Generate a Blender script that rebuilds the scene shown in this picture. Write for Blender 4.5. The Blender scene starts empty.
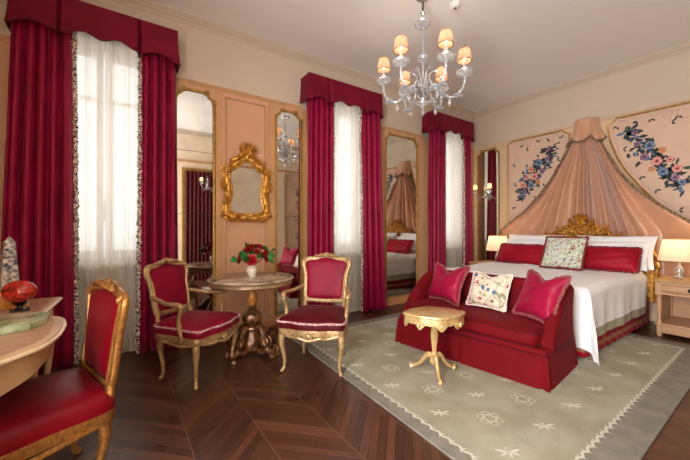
import bpy, math, random
from mathutils import Vector, Matrix
random.seed(7)
PI=math.pi
sc=bpy.context.scene
COL=sc.collection
def rgb(r,g,b):
    f=lambda c:(c/255/12.92) if c/255<=.04045 else ((c/255+.055)/1.055)**2.4
    return (f(r),f(g),f(b),1)
# ---------------------------------------------------------------- mesh builder
class MB:
    def __init__(s): s.v=[];s.f=[];s.m=[];s.M=Matrix();s.mat=0;s.sm=[]
    def add(s,vs,fs,mat=None,smooth=True):
        o=len(s.v); M=s.M
        s.v+= [tuple(M@Vector(p)) for p in vs]
        mt=s.mat if mat is None else mat
        for f in fs: s.f.append(tuple(i+o for i in f)); s.m.append(mt); s.sm.append(smooth)
        return s
    def box(s,x0,x1,y0,y1,z0,z1,mat=None,b=0):
        if b<=0:
            vs=[(x,y,z) for z in (z0,z1) for y in (y0,y1) for x in (x0,x1)]
            return s.add(vs,[(0,2,3,1),(4,5,7,6),(0,1,5,4),(2,6,7,3),(0,4,6,2),(1,3,7,5)],mat,False)
        b=min(b,(x1-x0)/2.01,(y1-y0)/2.01,(z1-z0)/2.01)
        return s.prism(rrect(x0,x1,y0,y1,b,3),z0,z1,mat,b)
    def prism(s,pts,z0,z1,mat=None,b=0,steps=3):
        """outline (ccw, xy) extruded z0..z1 with rounded rims of radius b"""
        n=len(pts); rings=[]
        if b>0:
            for k in range(steps+1):
                a=PI/2*k/steps; rings.append((b*(1-math.sin(a)),z0+b*(1-math.cos(a))))
            for k in range(steps+1):
                a=PI/2*k/steps; rings.append((b*(1-math.cos(a)),z1-b*(1-math.sin(a))))
        else: rings=[(0,z0),(0,z1)]
        # inward normals
        nr=[]
        for i in range(n):
            p=pts[i-1];q=pts[(i+1)%n]; dx,dy=q[0]-p[0],q[1]-p[1]; l=math.hypot(dx,dy) or 1
            nr.append((-dy/l,dx/l))
        vs=[];fs=[]
        for (d,z) in rings:
            for i in range(n): vs.append((pts[i][0]+nr[i][0]*d,pts[i][1]+nr[i][1]*d,z))
        for k in range(len(rings)-1):
            for i in range(n):
                j=(i+1)%n; fs.append((k*n+i,k*n+j,(k+1)*n+j,(k+1)*n+i))
        fs.append(tuple(reversed(range(n)))); t=(len(rings)-1)*n; fs.append(tuple(range(t,t+n)))
        return s.add(vs,fs,mat,True)
    def lathe(s,prof,n=24,c=(0,0),mat=None,mod=None):
        vs=[];fs=[];m=len(prof)
        for k,(r,z) in enumerate(prof):
            for i in range(n):
                a=2*PI*i/n; rr=r*(mod(a,z) if mod else 1)
                vs.append((c[0]+rr*math.cos(a),c[1]+rr*math.sin(a),z))
        for k in range(m-1):
            for i in range(n):
                j=(i+1)%n; fs.append((k*n+i,k*n+j,(k+1)*n+j,(k+1)*n+i))
        if prof[0][0]>1e-5: fs.append(tuple(reversed(range(n))))
        if prof[-1][0]>1e-5: fs.append(tuple(range((m-1)*n,m*n)))
        return s.add(vs,fs,mat,True)
    def tube(s,pts,r,n=8,closed=False,mat=None,flat=1.0,up=None):
        P=[Vector(p) for p in pts]; m=len(P)
        R=r if isinstance(r,(list,tuple)) else [r]*m
        if len(R)!=m:
            R=[interp(R,i/(m-1)) for i in range(m)]
        T=[]
        for i in range(m):
            a=P[(i-1)%m] if (closed or i>0) else P[i]; b=P[(i+1)%m] if (closed or i<m-1) else P[i]
            t=(b-a); T.append(t.normalized() if t.length>1e-9 else Vector((0,0,1)))
        if up is not None: N=Vector(up)
        else:
            N=Vector((0,0,1)) if abs(T[0].z)<.9 else Vector((1,0,0))
        vs=[];fs=[]
        for i in range(m):
            if up is not None: N=Vector(up)
            N=(N-T[i]*N.dot(T[i]))
            if N.length<1e-6: N=T[i].orthogonal()
            N.normalize(); B=T[i].cross(N)
            for k in range(n):
                a=2*PI*k/n
                vs.append(tuple(P[i]+N*(math.cos(a)*R[i]*flat)+B*(math.sin(a)*R[i])))
        for i in range(m if closed else m-1):
            i2=(i+1)%m
            for k in range(n):
                k2=(k+1)%n; fs.append((i*n+k,i*n+k2,i2*n+k2,i2*n+k))
        if not closed:
            fs.append(tuple(reversed(range(n)))); fs.append(tuple(range((m-1)*n,m*n)))
        return s.add(vs,fs,mat,True)
    def grid(s,nu,nv,fn,mat=None,closeu=False,matfn=None):
        vs=[fn(i/(nu if closeu else nu-1),j/(nv-1)) for j in range(nv) for i in range(nu)]
        o=len(s.v)
        for j in range(nv-1):
            pass
        fs=[];ms=[]
        for j in range(nv-1):
            for i in range(nu if closeu else nu-1):
                i2=(i+1)%nu; fs.append((j*nu+i,j*nu+i2,(j+1)*nu+i2,(j+1)*nu+i)); ms.append(matfn(i/(nu-1),j/(nv-1)) if matfn else None)
        s.v+=[tuple(s.M@Vector(p)) for p in vs]
        for f,mm in zip(fs,ms):
            s.f.append(tuple(i+o for i in f)); s.m.append((s.mat if mat is None else mat) if mm is None else mm); s.sm.append(True)
        return s
    def ball(s,c,r,n=8,mat=None):
        rx,ry,rz=(r,r,r) if not isinstance(r,tuple) else r
        vs=[];fs=[];m=n//2+1
        for k in range(m):
            t=PI*k/(m-1)
            for i in range(n):
                a=2*PI*i/n; st=max(math.sin(t),.02)
                vs.append((c[0]+rx*st*math.cos(a),c[1]+ry*st*math.sin(a),c[2]-rz*math.cos(t)))
        for k in range(m-1):
            for i in range(n):
                j=(i+1)%n; fs.append((k*n+i,k*n+j,(k+1)*n+j,(k+1)*n+i))
        return s.add(vs,fs,mat,True)
    def plate(s,pts,mat=None):   # flat polygon
        return s.add(pts,[tuple(range(len(pts)))],mat,False)
    def build(s,name,mats,parent=None,loc=None,rot=None,sharp=40):
        me=bpy.data.meshes.new(name); me.from_pydata(s.v,[],s.f)
        if not isinstance(mats,(list,tuple)): mats=[mats]
        for m in mats: me.materials.append(m)
        me.polygons.foreach_set('material_index',s.m)
        me.polygons.foreach_set('use_smooth',s.sm)
        me.update(); me.set_sharp_from_angle(angle=math.radians(sharp))
        o=bpy.data.objects.new(name,me); COL.objects.link(o)
        if parent: o.parent=parent
        if loc: o.location=loc
        if rot: o.rotation_euler=rot
        return o
def interp(L,t):
    x=t*(len(L)-1); i=min(int(x),len(L)-2); return L[i]+(L[i+1]-L[i])*(x-i)
def rrect(x0,x1,y0,y1,r,k=3):
    P=[]
    for cx,cy,a0 in ((x1-r,y0+r,-PI/2),(x1-r,y1-r,0),(x0+r,y1-r,PI/2),(x0+r,y0+r,PI)):
        for i in range(k+1):
            a=a0+PI/2*i/k; P.append((cx+r*math.cos(a),cy+r*math.sin(a)))
    return P
def crom(pts,k=6,closed=False):
    """Catmull-Rom through points"""
    P=[Vector(p) for p in pts]; n=len(P); out=[]
    rng=range(n) if closed else range(n-1)
    for i in rng:
        g=lambda j:P[j%n] if closed else P[max(0,min(n-1,j))]
        a,b,c,d=g(i-1),g(i),g(i+1),g(i+2)
        for q in range(k):
            t=q/k; out.append(.5*((2*b)+(c-a)*t+(2*a-5*b+4*c-d)*t*t+(3*b-a-3*c+d)*t**3))
    if not closed: out.append(P[-1])
    return out
def tag(o,label=None,cat=None,group=None,kind=None):
    if label: o['label']=label
    if cat: o['category']=cat
    if group: o['group']=group
    if kind: o['kind']=kind
    return o
def empty(name,loc=(0,0,0),rz=0,label=None,cat=None,group=None):
    o=bpy.data.objects.new(name,None); COL.objects.link(o); o.location=loc; o.rotation_euler=(0,0,rz); o.empty_display_size=.1
    return tag(o,label,cat,group)
def copy_tree(o,parent=None):
    c=o.copy(); COL.objects.link(c)
    if parent: c.parent=parent
    for ch in [x for x in bpy.data.objects if x.parent==o]: copy_tree(ch,c)
    return c
def struct(o): o['kind']='structure'; return o
# ---------------------------------------------------------------- materials
def newmat(name):
    m=bpy.data.materials.new(name); m.use_nodes=True; nt=m.node_tree; return m,nt,nt.nodes['Principled BSDF']
def setp(b,**k):
    for a,v in k.items():
        n=a.replace('_',' ')
        b.inputs[n].default_value=v
def mat(name,col,rough=.5,metal=0,noise=0,nscale=8,bump=0,bscale=60,col2=None,stretch=None,**kw):
    m,nt,b=newmat(name)
    b.inputs['Base Color'].default_value=col; b.inputs['Roughness'].default_value=rough; b.inputs['Metallic'].default_value=metal
    for k,v in kw.items(): b.inputs[k.replace('_',' ')].default_value=v
    tc=nt.nodes.new('ShaderNodeTexCoord'); vec=tc.outputs['Object']
    if stretch:
        mp=nt.nodes.new('ShaderNodeMapping'); mp.inputs['Scale'].default_value=stretch; nt.links.new(vec,mp.inputs[0]); vec=mp.outputs[0]
    if noise or col2:
        t=nt.nodes.new('ShaderNodeTexNoise'); t.inputs['Scale'].default_value=nscale; t.inputs['Detail'].default_value=4; nt.links.new(vec,t.inputs['Vector'])
        r=nt.nodes.new('ShaderNodeValToRGB'); nt.links.new(t.outputs['Fac'],r.inputs[0])
        c2=col2 or tuple([c*(1-noise) for c in col[:3]]+[1])
        r.color_ramp.elements[0].color=c2; r.color_ramp.elements[1].color=col
        r.color_ramp.elements[0].position=.35; r.color_ramp.elements[1].position=.62
        nt.links.new(r.outputs[0],b.inputs['Base Color'])
    if bump:
        t=nt.nodes.new('ShaderNodeTexNoise'); t.inputs['Scale'].default_value=bscale; t.inputs['Detail'].default_value=3; nt.links.new(vec,t.inputs['Vector'])
        bp=nt.nodes.new('ShaderNodeBump'); bp.inputs['Strength'].default_value=bump; bp.inputs['Distance'].default_value=.01
        nt.links.new(t.outputs['Fac'],bp.inputs['Height']); nt.links.new(bp.outputs[0],b.inputs['Normal'])
    return m
def velvet(name,col,rough=.5,sheen=.5,st=None,bump=.0):
    m=mat(name,col,rough,noise=.22,nscale=5,bump=bump,bscale=9)
    b=m.node_tree.nodes['Principled BSDF']; setp(b,Sheen_Weight=sheen,Sheen_Roughness=.35,Sheen_Tint=st or (1,.35,.45,1))
    b.inputs['Specular IOR Level'].default_value=.2
    return m
M={}
M['ceil']=mat('ceiling_paint',rgb(234,230,225),.9)
M['wall']=mat('wall_plaster',rgb(200,184,164),.9,noise=.03,nscale=3)
M['peach']=mat('peach_boiserie',rgb(204,156,120),.55,noise=.06,nscale=4,stretch=(1,1,.25))
M['peachband']=mat('tan_wood_band',rgb(200,152,104),.5,noise=.12,nscale=14,stretch=(1,1,.12))
M['cream']=mat('cream_boiserie',rgb(210,180,144),.55,noise=.06,nscale=6)
M['pinkpanel']=mat('pink_painted_panel',rgb(212,180,154),.6,noise=.08,nscale=5)
M['skirt']=mat('skirting_wood',rgb(196,140,90),.45,noise=.2,nscale=12,stretch=(.15,.15,1))
M['molding']=mat('cornice_plaster',rgb(196,180,160),.8)
M['gold']=mat('gilding',rgb(224,170,76),.36,.55,noise=.4,nscale=30,bump=.2,bscale=50,col2=rgb(168,108,40))
M['goldline']=mat('gilt_moulding',rgb(186,142,70),.4,.45,noise=.35,nscale=20)
M['ringwood']=mat('aged_brown_gilding',rgb(164,132,92),.4,.2,noise=.4,nscale=60,col2=rgb(104,80,54))
M['tanstripe']=mat('tan_braid',rgb(164,112,84),.7)
M['palegold']=mat('pale_gilding',rgb(230,194,134),.26,.35,noise=.25,nscale=24,bump=.1)
M['chairwood']=mat('aged_gilt_wood',rgb(196,166,118),.36,.35,noise=.3,nscale=45,col2=rgb(158,124,80),bump=.1)
M['chairgold']=mat('warm_gilt_wood',rgb(176,124,62),.33,.5,noise=.5,nscale=60,col2=rgb(138,92,44),bump=.03)
M['curtain']=velvet('crimson_curtain_silk',rgb(150,10,58),.42,.18,(1,.3,.5,1))
M['pelmet']=velvet('crimson_pelmet_silk',rgb(118,6,40),.6,.08,(1,.3,.45,1))
M['velvetred']=velvet('deep_red_velvet',rgb(110,0,13),.8,.10,(.9,.1,.15,1))
M['velvetpink']=velvet('raspberry_velvet',rgb(138,9,44),.5,.12,(1,.4,.55,1))
M['velvetdark']=velvet('dark_wine_velvet',rgb(84,2,14),.55,.1,(1,.3,.4,1))
M['silkred']=velvet('raspberry_silk',rgb(158,13,56),.45,.15,(1,.45,.6,1),.15)
M['seatred']=velvet('crimson_seat_silk',rgb(124,3,24),.38,.08,(1,.45,.6,1),.2)
M['white']=mat('white_linen',rgb(246,246,247),.8,bump=.25,bscale=5,Sheen_Weight=.2)
M['greige']=mat('grey_green_border',rgb(176,174,152),.75)
M['cushred']=velvet('red_sateen',rgb(162,10,38),.5,.12)
M['black']=mat('black_stone',rgb(18,16,16),.25)
M['darkwood']=mat('dark_carved_wood',rgb(138,92,56),.28,.35,noise=.5,nscale=20,col2=rgb(54,32,22))
M['mirror']=mat('antique_mirror',rgb(225,222,214),.03,1,noise=.12,nscale=6)
M['frame_white']=mat('white_window_paint',rgb(226,224,218),.5)
M['metal']=mat('steel_handle',rgb(70,66,62),.3,.8)
M['leaf']=mat('leaf_green',rgb(44,108,38),.45,noise=.4,nscale=20)
M['rose']=mat('rose_petal',rgb(168,6,18),.6,noise=.3,nscale=40)
M['ceramic']=mat('pale_ceramic',rgb(226,216,200),.25,noise=.15,nscale=30)
M['onyx']=mat('green_onyx',rgb(176,190,152),.18,noise=.5,nscale=11,col2=rgb(104,120,78))
M['marblered']=mat('red_marble',rgb(196,52,36),.12,noise=.8,nscale=34,col2=rgb(104,24,20))
M['amber']=mat('amber_wood',rgb(200,132,52),.3,noise=.3,nscale=18)
M['desktop']=mat('desk_leather_top',rgb(196,150,120),.3,noise=.2,nscale=10,stretch=(.3,3,1))
M['deskwood']=mat('pale_lacquered_wood',rgb(206,172,128),.4,noise=.15,nscale=12,stretch=(1,.3,1))
M['deskedge']=mat('ivory_edge',rgb(226,204,164),.3)
M['night']=mat('peach_lacquer',rgb(196,152,114),.4,noise=.1,nscale=8)
M['nighttop']=mat('honey_wood_top',rgb(196,152,96),.3,noise=.2,nscale=10)
M['plastic']=mat('white_plastic',rgb(220,218,214),.4)
M['dirtywall']=mat('courtyard_stone',rgb(205,190,178),.9,noise=.15)
M['pleatdrape']=mat('peach_satin',rgb(206,154,120),.32,noise=.08,nscale=6,Sheen_Weight=.4)
M['brown']=mat('taupe_trim',rgb(164,132,98),.7,noise=.6,nscale=60,col2=rgb(50,34,28))
M['redlip']=mat('wine_fringe_yarn',rgb(150,46,50),.8,noise=.6,nscale=70,col2=rgb(84,10,24))
M['pinkfringe']=mat('rose_tan_fringe',rgb(156,84,76),.8,noise=.5,nscale=80,col2=rgb(120,30,50))
M['whitefringe']=mat('pale_fringe',rgb(222,190,182),.85,noise=.5,nscale=90,col2=rgb(150,80,90))
for k,c in dict(f_blue=(58,104,142),f_pink=(206,112,104),f_violet=(108,74,120),f_ochre=(190,124,56),f_dark=(26,40,44),f_green=(50,72,58),f_white=(226,216,206),f_line=(206,160,150)).items():
    M[k]=mat('paint_'+k[2:],rgb(*c),.6)
# curtain edging: black / ivory / wine tassels
def edging():
    m,nt,b=newmat('tassel_edging'); tc=nt.nodes.new('ShaderNodeTexCoord'); v=nt.nodes.new('ShaderNodeTexVoronoi'); v.inputs['Scale'].default_value=120
    nt.links.new(tc.outputs['Object'],v.inputs['Vector'])
    s=nt.nodes.new('ShaderNodeSeparateColor'); nt.links.new(v.outputs['Color'],s.inputs[0])
    r=nt.nodes.new('ShaderNodeValToRGB'); r.color_ramp.interpolation='CONSTANT'; nt.links.new(s.outputs[0],r.inputs[0])
    e=r.color_ramp.elements; e[0].color=rgb(28,24,24); e[1].position=.28; e[1].color=rgb(222,212,196)
    q=e.new(.84); q.color=rgb(120,20,44)
    nt.links.new(r.outputs[0],b.inputs['Base Color']); b.inputs['Roughness'].default_value=.85
    return m
M['edging']=edging()
# sheer
def sheer():
    m,nt,b=newmat('sheer_voile'); out=nt.nodes['Material Output']; nt.nodes.remove(b)
    tr=nt.nodes.new('ShaderNodeBsdfTransparent'); tl=nt.nodes.new('ShaderNodeBsdfTranslucent'); df=nt.nodes.new('ShaderNodeBsdfDiffuse')
    tl.inputs[0].default_value=rgb(240,236,226); df.inputs[0].default_value=rgb(240,234,222)
    a=nt.nodes.new('ShaderNodeMixShader'); a.inputs[0].default_value=.45; nt.links.new(tl.outputs[0],a.inputs[1]); nt.links.new(df.outputs[0],a.inputs[2])
    c=nt.nodes.new('ShaderNodeMixShader'); c.inputs[0].default_value=.72; nt.links.new(tr.outputs[0],c.inputs[1]); nt.links.new(a.outputs[0],c.inputs[2])
    nt.links.new(c.outputs[0],out.inputs[0]); return m
M['sheer']=sheer()
def pane():
    m,nt,b=newmat('window_glass'); out=nt.nodes['Material Output']; nt.nodes.remove(b)
    tr=nt.nodes.new('ShaderNodeBsdfTransparent'); gl=nt.nodes.new('ShaderNodeBsdfGlossy'); gl.inputs['Roughness'].default_value=.02
    c=nt.nodes.new('ShaderNodeMixShader'); c.inputs[0].default_value=.06; nt.links.new(tr.outputs[0],c.inputs[1]); nt.links.new(gl.outputs[0],c.inputs[2])
    nt.links.new(c.outputs[0],out.inputs[0]); return m
M['pane']=pane()
def glassy(name,col,mixdiff=.35,transp=.4):
    m,nt,b=newmat(name); out=nt.nodes['Material Output']; nt.nodes.remove(b)
    tr=nt.nodes.new('ShaderNodeBsdfTransparent'); tr.inputs[0].default_value=(.93,.95,.96,1)
    gl=nt.nodes.new('ShaderNodeBsdfGlossy'); gl.inputs['Roughness'].default_value=.08; gl.inputs[0].default_value=(.95,.97,1,1)
    df=nt.nodes.new('ShaderNodeBsdfTranslucent'); df.inputs[0].default_value=col
    d2=nt.nodes.new('ShaderNodeBsdfDiffuse'); d2.inputs[0].default_value=col
    dd=nt.nodes.new('ShaderNodeMixShader'); nt.links.new(df.outputs[0],dd.inputs[1]); nt.links.new(d2.outputs[0],dd.inputs[2]); dd.inputs[0].default_value=.5
    a=nt.nodes.new('ShaderNodeMixShader'); a.inputs[0].default_value=mixdiff; nt.links.new(gl.outputs[0],a.inputs[1]); nt.links.new(dd.outputs[0],a.inputs[2])
    fr=nt.nodes.new('ShaderNodeLayerWeight'); fr.inputs[0].default_value=.45
    mp=nt.nodes.new('ShaderNodeMapRange'); mp.inputs[3].default_value=1-transp-.15; mp.inputs[4].default_value=1; nt.links.new(fr.outputs['Facing'],mp.inputs[0])
    c=nt.nodes.new('ShaderNodeMixShader'); nt.links.new(mp.outputs[0],c.inputs[0]); nt.links.new(tr.outputs[0],c.inputs[1]); nt.links.new(a.outputs[0],c.inputs[2])
    nt.links.new(c.outputs[0],out.inputs[0]); return m
M['glass']=glassy('blown_glass',(.82,.87,.92,1),.5,.45)
M['glassdark']=glassy('smoky_glass',(.5,.55,.6,1),.3,.4)
def shade(name,col,glow,strength,pl=60,radial=True,trans=.5):
    m,nt,b=newmat(name)
    b.inputs['Base Color'].default_value=col; b.inputs['Roughness'].default_value=.8
    out=nt.nodes['Material Output']
    tl=nt.nodes.new('ShaderNodeBsdfTranslucent'); tl.inputs[0].default_value=col
    a=nt.nodes.new('ShaderNodeMixShader'); a.inputs[0].default_value=trans; nt.links.new(b.outputs[0],a.inputs[1]); nt.links.new(tl.outputs[0],a.inputs[2]); nt.links.new(a.outputs[0],out.inputs[0])
    b.inputs['Emission Color'].default_value=glow; b.inputs['Emission Strength'].default_value=strength
    return m
M['shade_ch']=shade('amber_pleated_shade',rgb(190,154,128),rgb(255,190,130),.03,trans=.3)
M['shade_lamp']=shade('cream_pleated_shade',rgb(240,222,196),rgb(255,214,170),.06,trans=.4)
M['shade_sc']=shade('ivory_shade',rgb(238,222,190),rgb(255,226,170),.05,trans=.3)
def emis(name,col,s):
    m,nt,b=newmat(name); b.inputs['Base Color'].default_value=col; b.inputs['Emission Color'].default_value=col; b.inputs['Emission Strength'].default_value=s; return m
M['bulb']=emis('lit_bulb',rgb(255,226,170),6)
# math node helper
class NT:
    def __init__(s,nt): s.nt=nt
    def n(s,t): return s.nt.nodes.new(t)
    def m(s,op,a,b=None,c=None):
        x=s.n('ShaderNodeMath'); x.operation=op
        for i,v in enumerate((a,b,c)):
            if v is None: continue
            if isinstance(v,(int,float)): x.inputs[i].default_value=v
            else: s.nt.links.new(v,x.inputs[i])
        return x.outputs[0]
    def mix(s,f,a,b):
        x=s.n('ShaderNodeMix'); x.data_type='RGBA'
        for i,v in ((0,f),(6,a),(7,b)):
            if isinstance(v,(int,float,tuple)): x.inputs[i].default_value=v
            else: s.nt.links.new(v,x.inputs[i])
        return x.outputs[2]
def parquet():
    m,nt,b=newmat('chevron_parquet'); N=NT(nt)
    tc=N.n('ShaderNodeTexCoord'); sp=N.n('ShaderNodeSeparateXYZ'); nt.links.new(tc.outputs['Object'],sp.inputs[0]); x,y=sp.outputs[0],sp.outputs[1]
    W=.38; pw=.070
    u=N.m('DIVIDE',N.m('ADD',x,4.88+W*40),W); st=N.m('FLOOR',u); fx=N.m('FRACT',u)
    odd=N.m('MODULO',st,2.0); sg=N.m('SUBTRACT',N.m('MULTIPLY',odd,2.0),1.0)
    lx=N.m('MULTIPLY',fx,W)
    # continuous chevron: y +- lx, phase-matched at seams
    lx2=N.m('ADD',N.m('MULTIPLY',odd,W),N.m('MULTIPLY',N.m('MULTIPLY',sg,-1.0),lx))
    v=N.m('DIVIDE',N.m('ADD',N.m('SUBTRACT',y,lx2),60),pw); pi_=N.m('FLOOR',v); fv=N.m('FRACT',v)
    wn=N.n('ShaderNodeTexWhiteNoise'); wn.noise_dimensions='2D'; cb=N.n('ShaderNodeCombineXYZ'); nt.links.new(pi_,cb.inputs[0]); nt.links.new(st,cb.inputs[1]); nt.links.new(cb.outputs[0],wn.inputs['Vector'])
    # grain
    al=N.m('ADD',y,lx2); c2=N.n('ShaderNodeCombineXYZ'); nt.links.new(N.m('MULTIPLY',al,2.5),c2.inputs[0]); nt.links.new(N.m('MULTIPLY',N.m('SUBTRACT',y,lx2),40),c2.inputs[1]); nt.links.new(N.m('MULTIPLY',pi_,3.7),c2.inputs[2])
    no=N.n('ShaderNodeTexNoise'); no.inputs['Scale'].default_value=1.0; no.inputs['Detail'].default_value=5; nt.links.new(c2.outputs[0],no.inputs['Vector'])
    f=N.m('ADD',N.m('MULTIPLY',wn.outputs[0],.5),N.m('MULTIPLY',no.outputs['Fac'],.7))
    r=N.n('ShaderNodeValToRGB'); nt.links.new(f,r.inputs[0]); e=r.color_ramp.elements
    e[0].position=.15; e[0].color=rgb(48,28,20); e[1].position=1.0; e[1].color=rgb(104,62,42); q=e.new(.55); q.color=rgb(72,42,29)
    gap=N.m('LESS_THAN',N.m('MINIMUM',fv,N.m('SUBTRACT',1.0,fv)),.034)
    seam=N.m('LESS_THAN',N.m('MINIMUM',fx,N.m('SUBTRACT',1.0,fx)),.006)
    c=N.mix(gap,r.outputs[0],rgb(30,16,12)); c=N.mix(seam,c,rgb(112,80,58))
    nt.links.new(c,b.inputs['Base Color'])
    nt.links.new(N.m('ADD',N.m('MULTIPLY',no.outputs['Fac'],.25),.2),b.inputs['Roughness'])
    bp=N.n('ShaderNodeBump'); bp.inputs['Strength'].default_value=.25; bp.inputs['Distance'].default_value=.002
    nt.links.new(N.m('SUBTRACT',N.m('MULTIPLY',no.outputs['Fac'],.3),gap),bp.inputs['Height']); nt.links.new(bp.outputs[0],b.inputs['Normal'])
    return m
M['floor']=parquet()
def floralfab(name,base,scale=22):
    m,nt,b=newmat(name); N=NT(nt); tc=N.n('ShaderNodeTexCoord')
    nz=N.n('ShaderNodeTexNoise'); nz.inputs['Scale'].default_value=9; nt.links.new(tc.outputs['Object'],nz.inputs['Vector'])
    ad=N.n('ShaderNodeVectorMath'); ad.operation='ADD'; sc2=N.n('ShaderNodeVectorMath'); sc2.operation='SCALE'; sc2.inputs['Scale'].default_value=.05
    nt.links.new(nz.outputs['Color'],sc2.inputs[0]); nt.links.new(tc.outputs['Object'],ad.inputs[0]); nt.links.new(sc2.outputs[0],ad.inputs[1])
    v=N.n('ShaderNodeTexVoronoi'); v.inputs['Scale'].default_value=scale; nt.links.new(ad.outputs[0],v.inputs['Vector'])
    s=N.n('ShaderNodeSeparateColor'); nt.links.new(v.outputs['Color'],s.inputs[0])
    r=N.n('ShaderNodeValToRGB'); r.color_ramp.interpolation='CONSTANT'; nt.links.new(s.outputs[0],r.inputs[0]); e=r.color_ramp.elements
    e[0].color=base; e[1].position=.3; e[1].color=rgb(150,160,120)
    for p,c in ((.5,(186,84,92)),(.68,(214,150,140)),(.82,(72,110,150)),(.9,(128,110,70))):
        q=e.new(p); q.color=rgb(*c)
    inside=N.m('LESS_THAN',v.outputs['Distance'],.34)
    v2=N.n('ShaderNodeTexVoronoi'); v2.inputs['Scale'].default_value=scale*.55; v2.feature='DISTANCE_TO_EDGE'; nt.links.new(ad.outputs[0],v2.inputs['Vector'])
    ln=N.m('LESS_THAN',v2.outputs['Distance'],.03)
    c=N.mix(ln,base,rgb(150,140,110)); c=N.mix(inside,c,r.outputs[0])
    nt.links.new(c,b.inputs['Base Color']); b.inputs['Roughness'].default_value=.75
    return m
M['floralA']=floralfab('cream_floral_silk',rgb(226,208,184),17)
M['floralB']=floralfab('mint_floral_silk',rgb(212,222,204),24)
M['agate']=mat('variegated_marble',rgb(196,186,172),.15,noise=.5,nscale=48,col2=rgb(50,56,78))

def rugmat():
    m=mat('sage_wool_rug',rgb(172,167,146),.95,noise=.14,nscale=3.2,bump=.35,bscale=140,col2=rgb(152,146,122)); return m
M['rug']=rugmat(); M['rugborder']=mat('grey_wool_border',rgb(138,132,118),.95,noise=.2,nscale=9,bump=.3,bscale=140); M['rugwhite']=mat('ivory_wool_pattern',rgb(208,205,188),.95)
M['tabletop']=mat('inlaid_marble_top',rgb(196,176,150),.14,noise=.6,nscale=7,col2=rgb(118,92,66))
# ================================================================ THE ROOM
RT=.014
XL,XR,YB,YF=-7.0,0.0,-4.65,0.0
HC=3.62
mb=MB(); mb.box(XL,XR,YB,YF,-.1,0); struct(mb.build('floor',M['floor']))
mb=MB(); mb.box(XL,XR,YB,YF,HC,HC+.1); struct(mb.build('ceiling',M['ceil']))
WIN=[(-6.1,.43),(-3.30,.43),(-.84,.42)]   # centre, half width
SILL,HEAD=.92,3.08
T=.3
mb=MB()   # window wall with three openings down to the floor niches
xs=[XL-.2]; 
for c,h in WIN: xs+= [c-h,c+h]
xs.append(XR+.2)
for i in range(0,8,2): mb.box(xs[i],xs[i+1],0,T,-.1,HC+.1)
for c,h in WIN:
    mb.box(c-h,c+h,0,T,HEAD,HC+.1); mb.box(c-h,c+h,.12,T,-.1,SILL)
    mb.box(c-h,c+h,0,.12,-.1,0)
struct(mb.build('wall_windows',M['wall']))
mb=MB(); mb.box(0,.2,YB-.2,0,-.1,HC+.1); struct(mb.build('wall_bed',M['wall']))
mb=MB(); WY0,WY1=-4.40,-3.15  # left wall, with an opening cut for the added window
mb.box(XL-.2,XL,YB-.2,WY0,-.1,HC+.1); mb.box(XL-.2,XL,WY1,0,-.1,HC+.1); mb.box(XL-.2,XL,WY0,WY1,-.1,.15); mb.box(XL-.2,XL,WY0,WY1,3.1,HC+.1); struct(mb.build('wall_left',M['peach']))
mb=MB(); mb.box(XL,0,YB-.2,YB,-.1,HC+.1); struct(mb.build('wall_back',mat('pale_back_boiserie',rgb(232,212,186),.6)))
# boiserie sheets below the rail (z<2.89)
RAIL=2.89
mb=MB()
spans=[(XL,-6.1-.45),(-6.1+.45,-3.30-.45),(-3.30+.45,-.84-.44),(-.84+.44,0)]
for a,b in spans: mb.box(a,b,-.012,0,.0,RAIL)
struct(mb.build('trim_1',M['peach']))
mb=MB(); mb.box(-.012,0,YB,-.012,0,RAIL); struct(mb.build('trim_2',M['cream']))
def molding(name,path_axis,a,b,z,prof,m,side):
    """profile list (out, dz) swept along x or y"""
    mb=MB(); vs=[];n=len(prof)
    for t in (a,b):
        for (o,dz) in prof:
            vs.append((t,-o,z+dz) if path_axis=='x' and side=='F' else (t,YB+o,z+dz) if path_axis=='x' else (-o,t,z+dz) if side=='R' else (XL+o,t,z+dz))
    fs=[(i,(i+1)%n,n+(i+1)%n,n+i) for i in range(n)]+[tuple(range(n)),tuple(range(2*n-1,n-1,-1))]
    mb.add(vs,fs,None,True); return struct(mb.build(name,m,sharp=30))
corn=[(0,-.085),(.012,-.085),(.016,-.075),(.012,-.065),(.022,-.05),(.026,-.035),(.020,-.03),(.045,-.012),(.05,0),(.045,.008),(.06,.02),(.085,.045),(.10,.06),(.105,.0801),(0,.0801)]
i=3
for ax,a,b,sd in (('x',XL,XR,'F'),('y',YB,YF,'R'),('x',XL,XR,'B'),('y',YB,YF,'L')):
    molding('trim_%d'%i,ax,a,b,HC-.048,[(o_*.62,dz_*.6) for o_,dz_ in corn],M['molding'],sd); i+=1
rail=[(0,-.035),(.014,-.035),(.018,-.02),(.03,-.01),(.036,.004),(.03,.018),(.012,.022),(0,.022)]
for a,b in ((XL,-6.74),(-5.46,-3.97),(-2.67,-1.57)):
    molding('trim_%d'%i,'x',a,b,RAIL,rail,M['peachband'],'F'); i+=1
for ax,a,b,sd in (('y',YB,YF,'R'),('x',XL,XR,'B'),('y',YB,YF,'L')):
    molding('trim_%d'%i,ax,a,b,RAIL,rail,M['cream'] if sd=='R' else M['peachband'],sd); i+=1
base=[(0,0),(.026,0),(.026,.085),(.022,.10),(.014,.112),(.012,.12),(0,.12)]
for k,(a,b) in enumerate(((XL,-6.55),(-5.65,-3.75),(-2.85,-1.28),(-.40,0))):
    molding('baseboard_window_side_%d'%(k+1),'x',a,b,0,base,M['skirt'],'F')
molding('baseboard_bed_side','y',YB,-.026,0,base,M['cream'],'R')
molding('baseboard_left','y',YB+.026,-.026,0,base,M['skirt'],'L')
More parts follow.
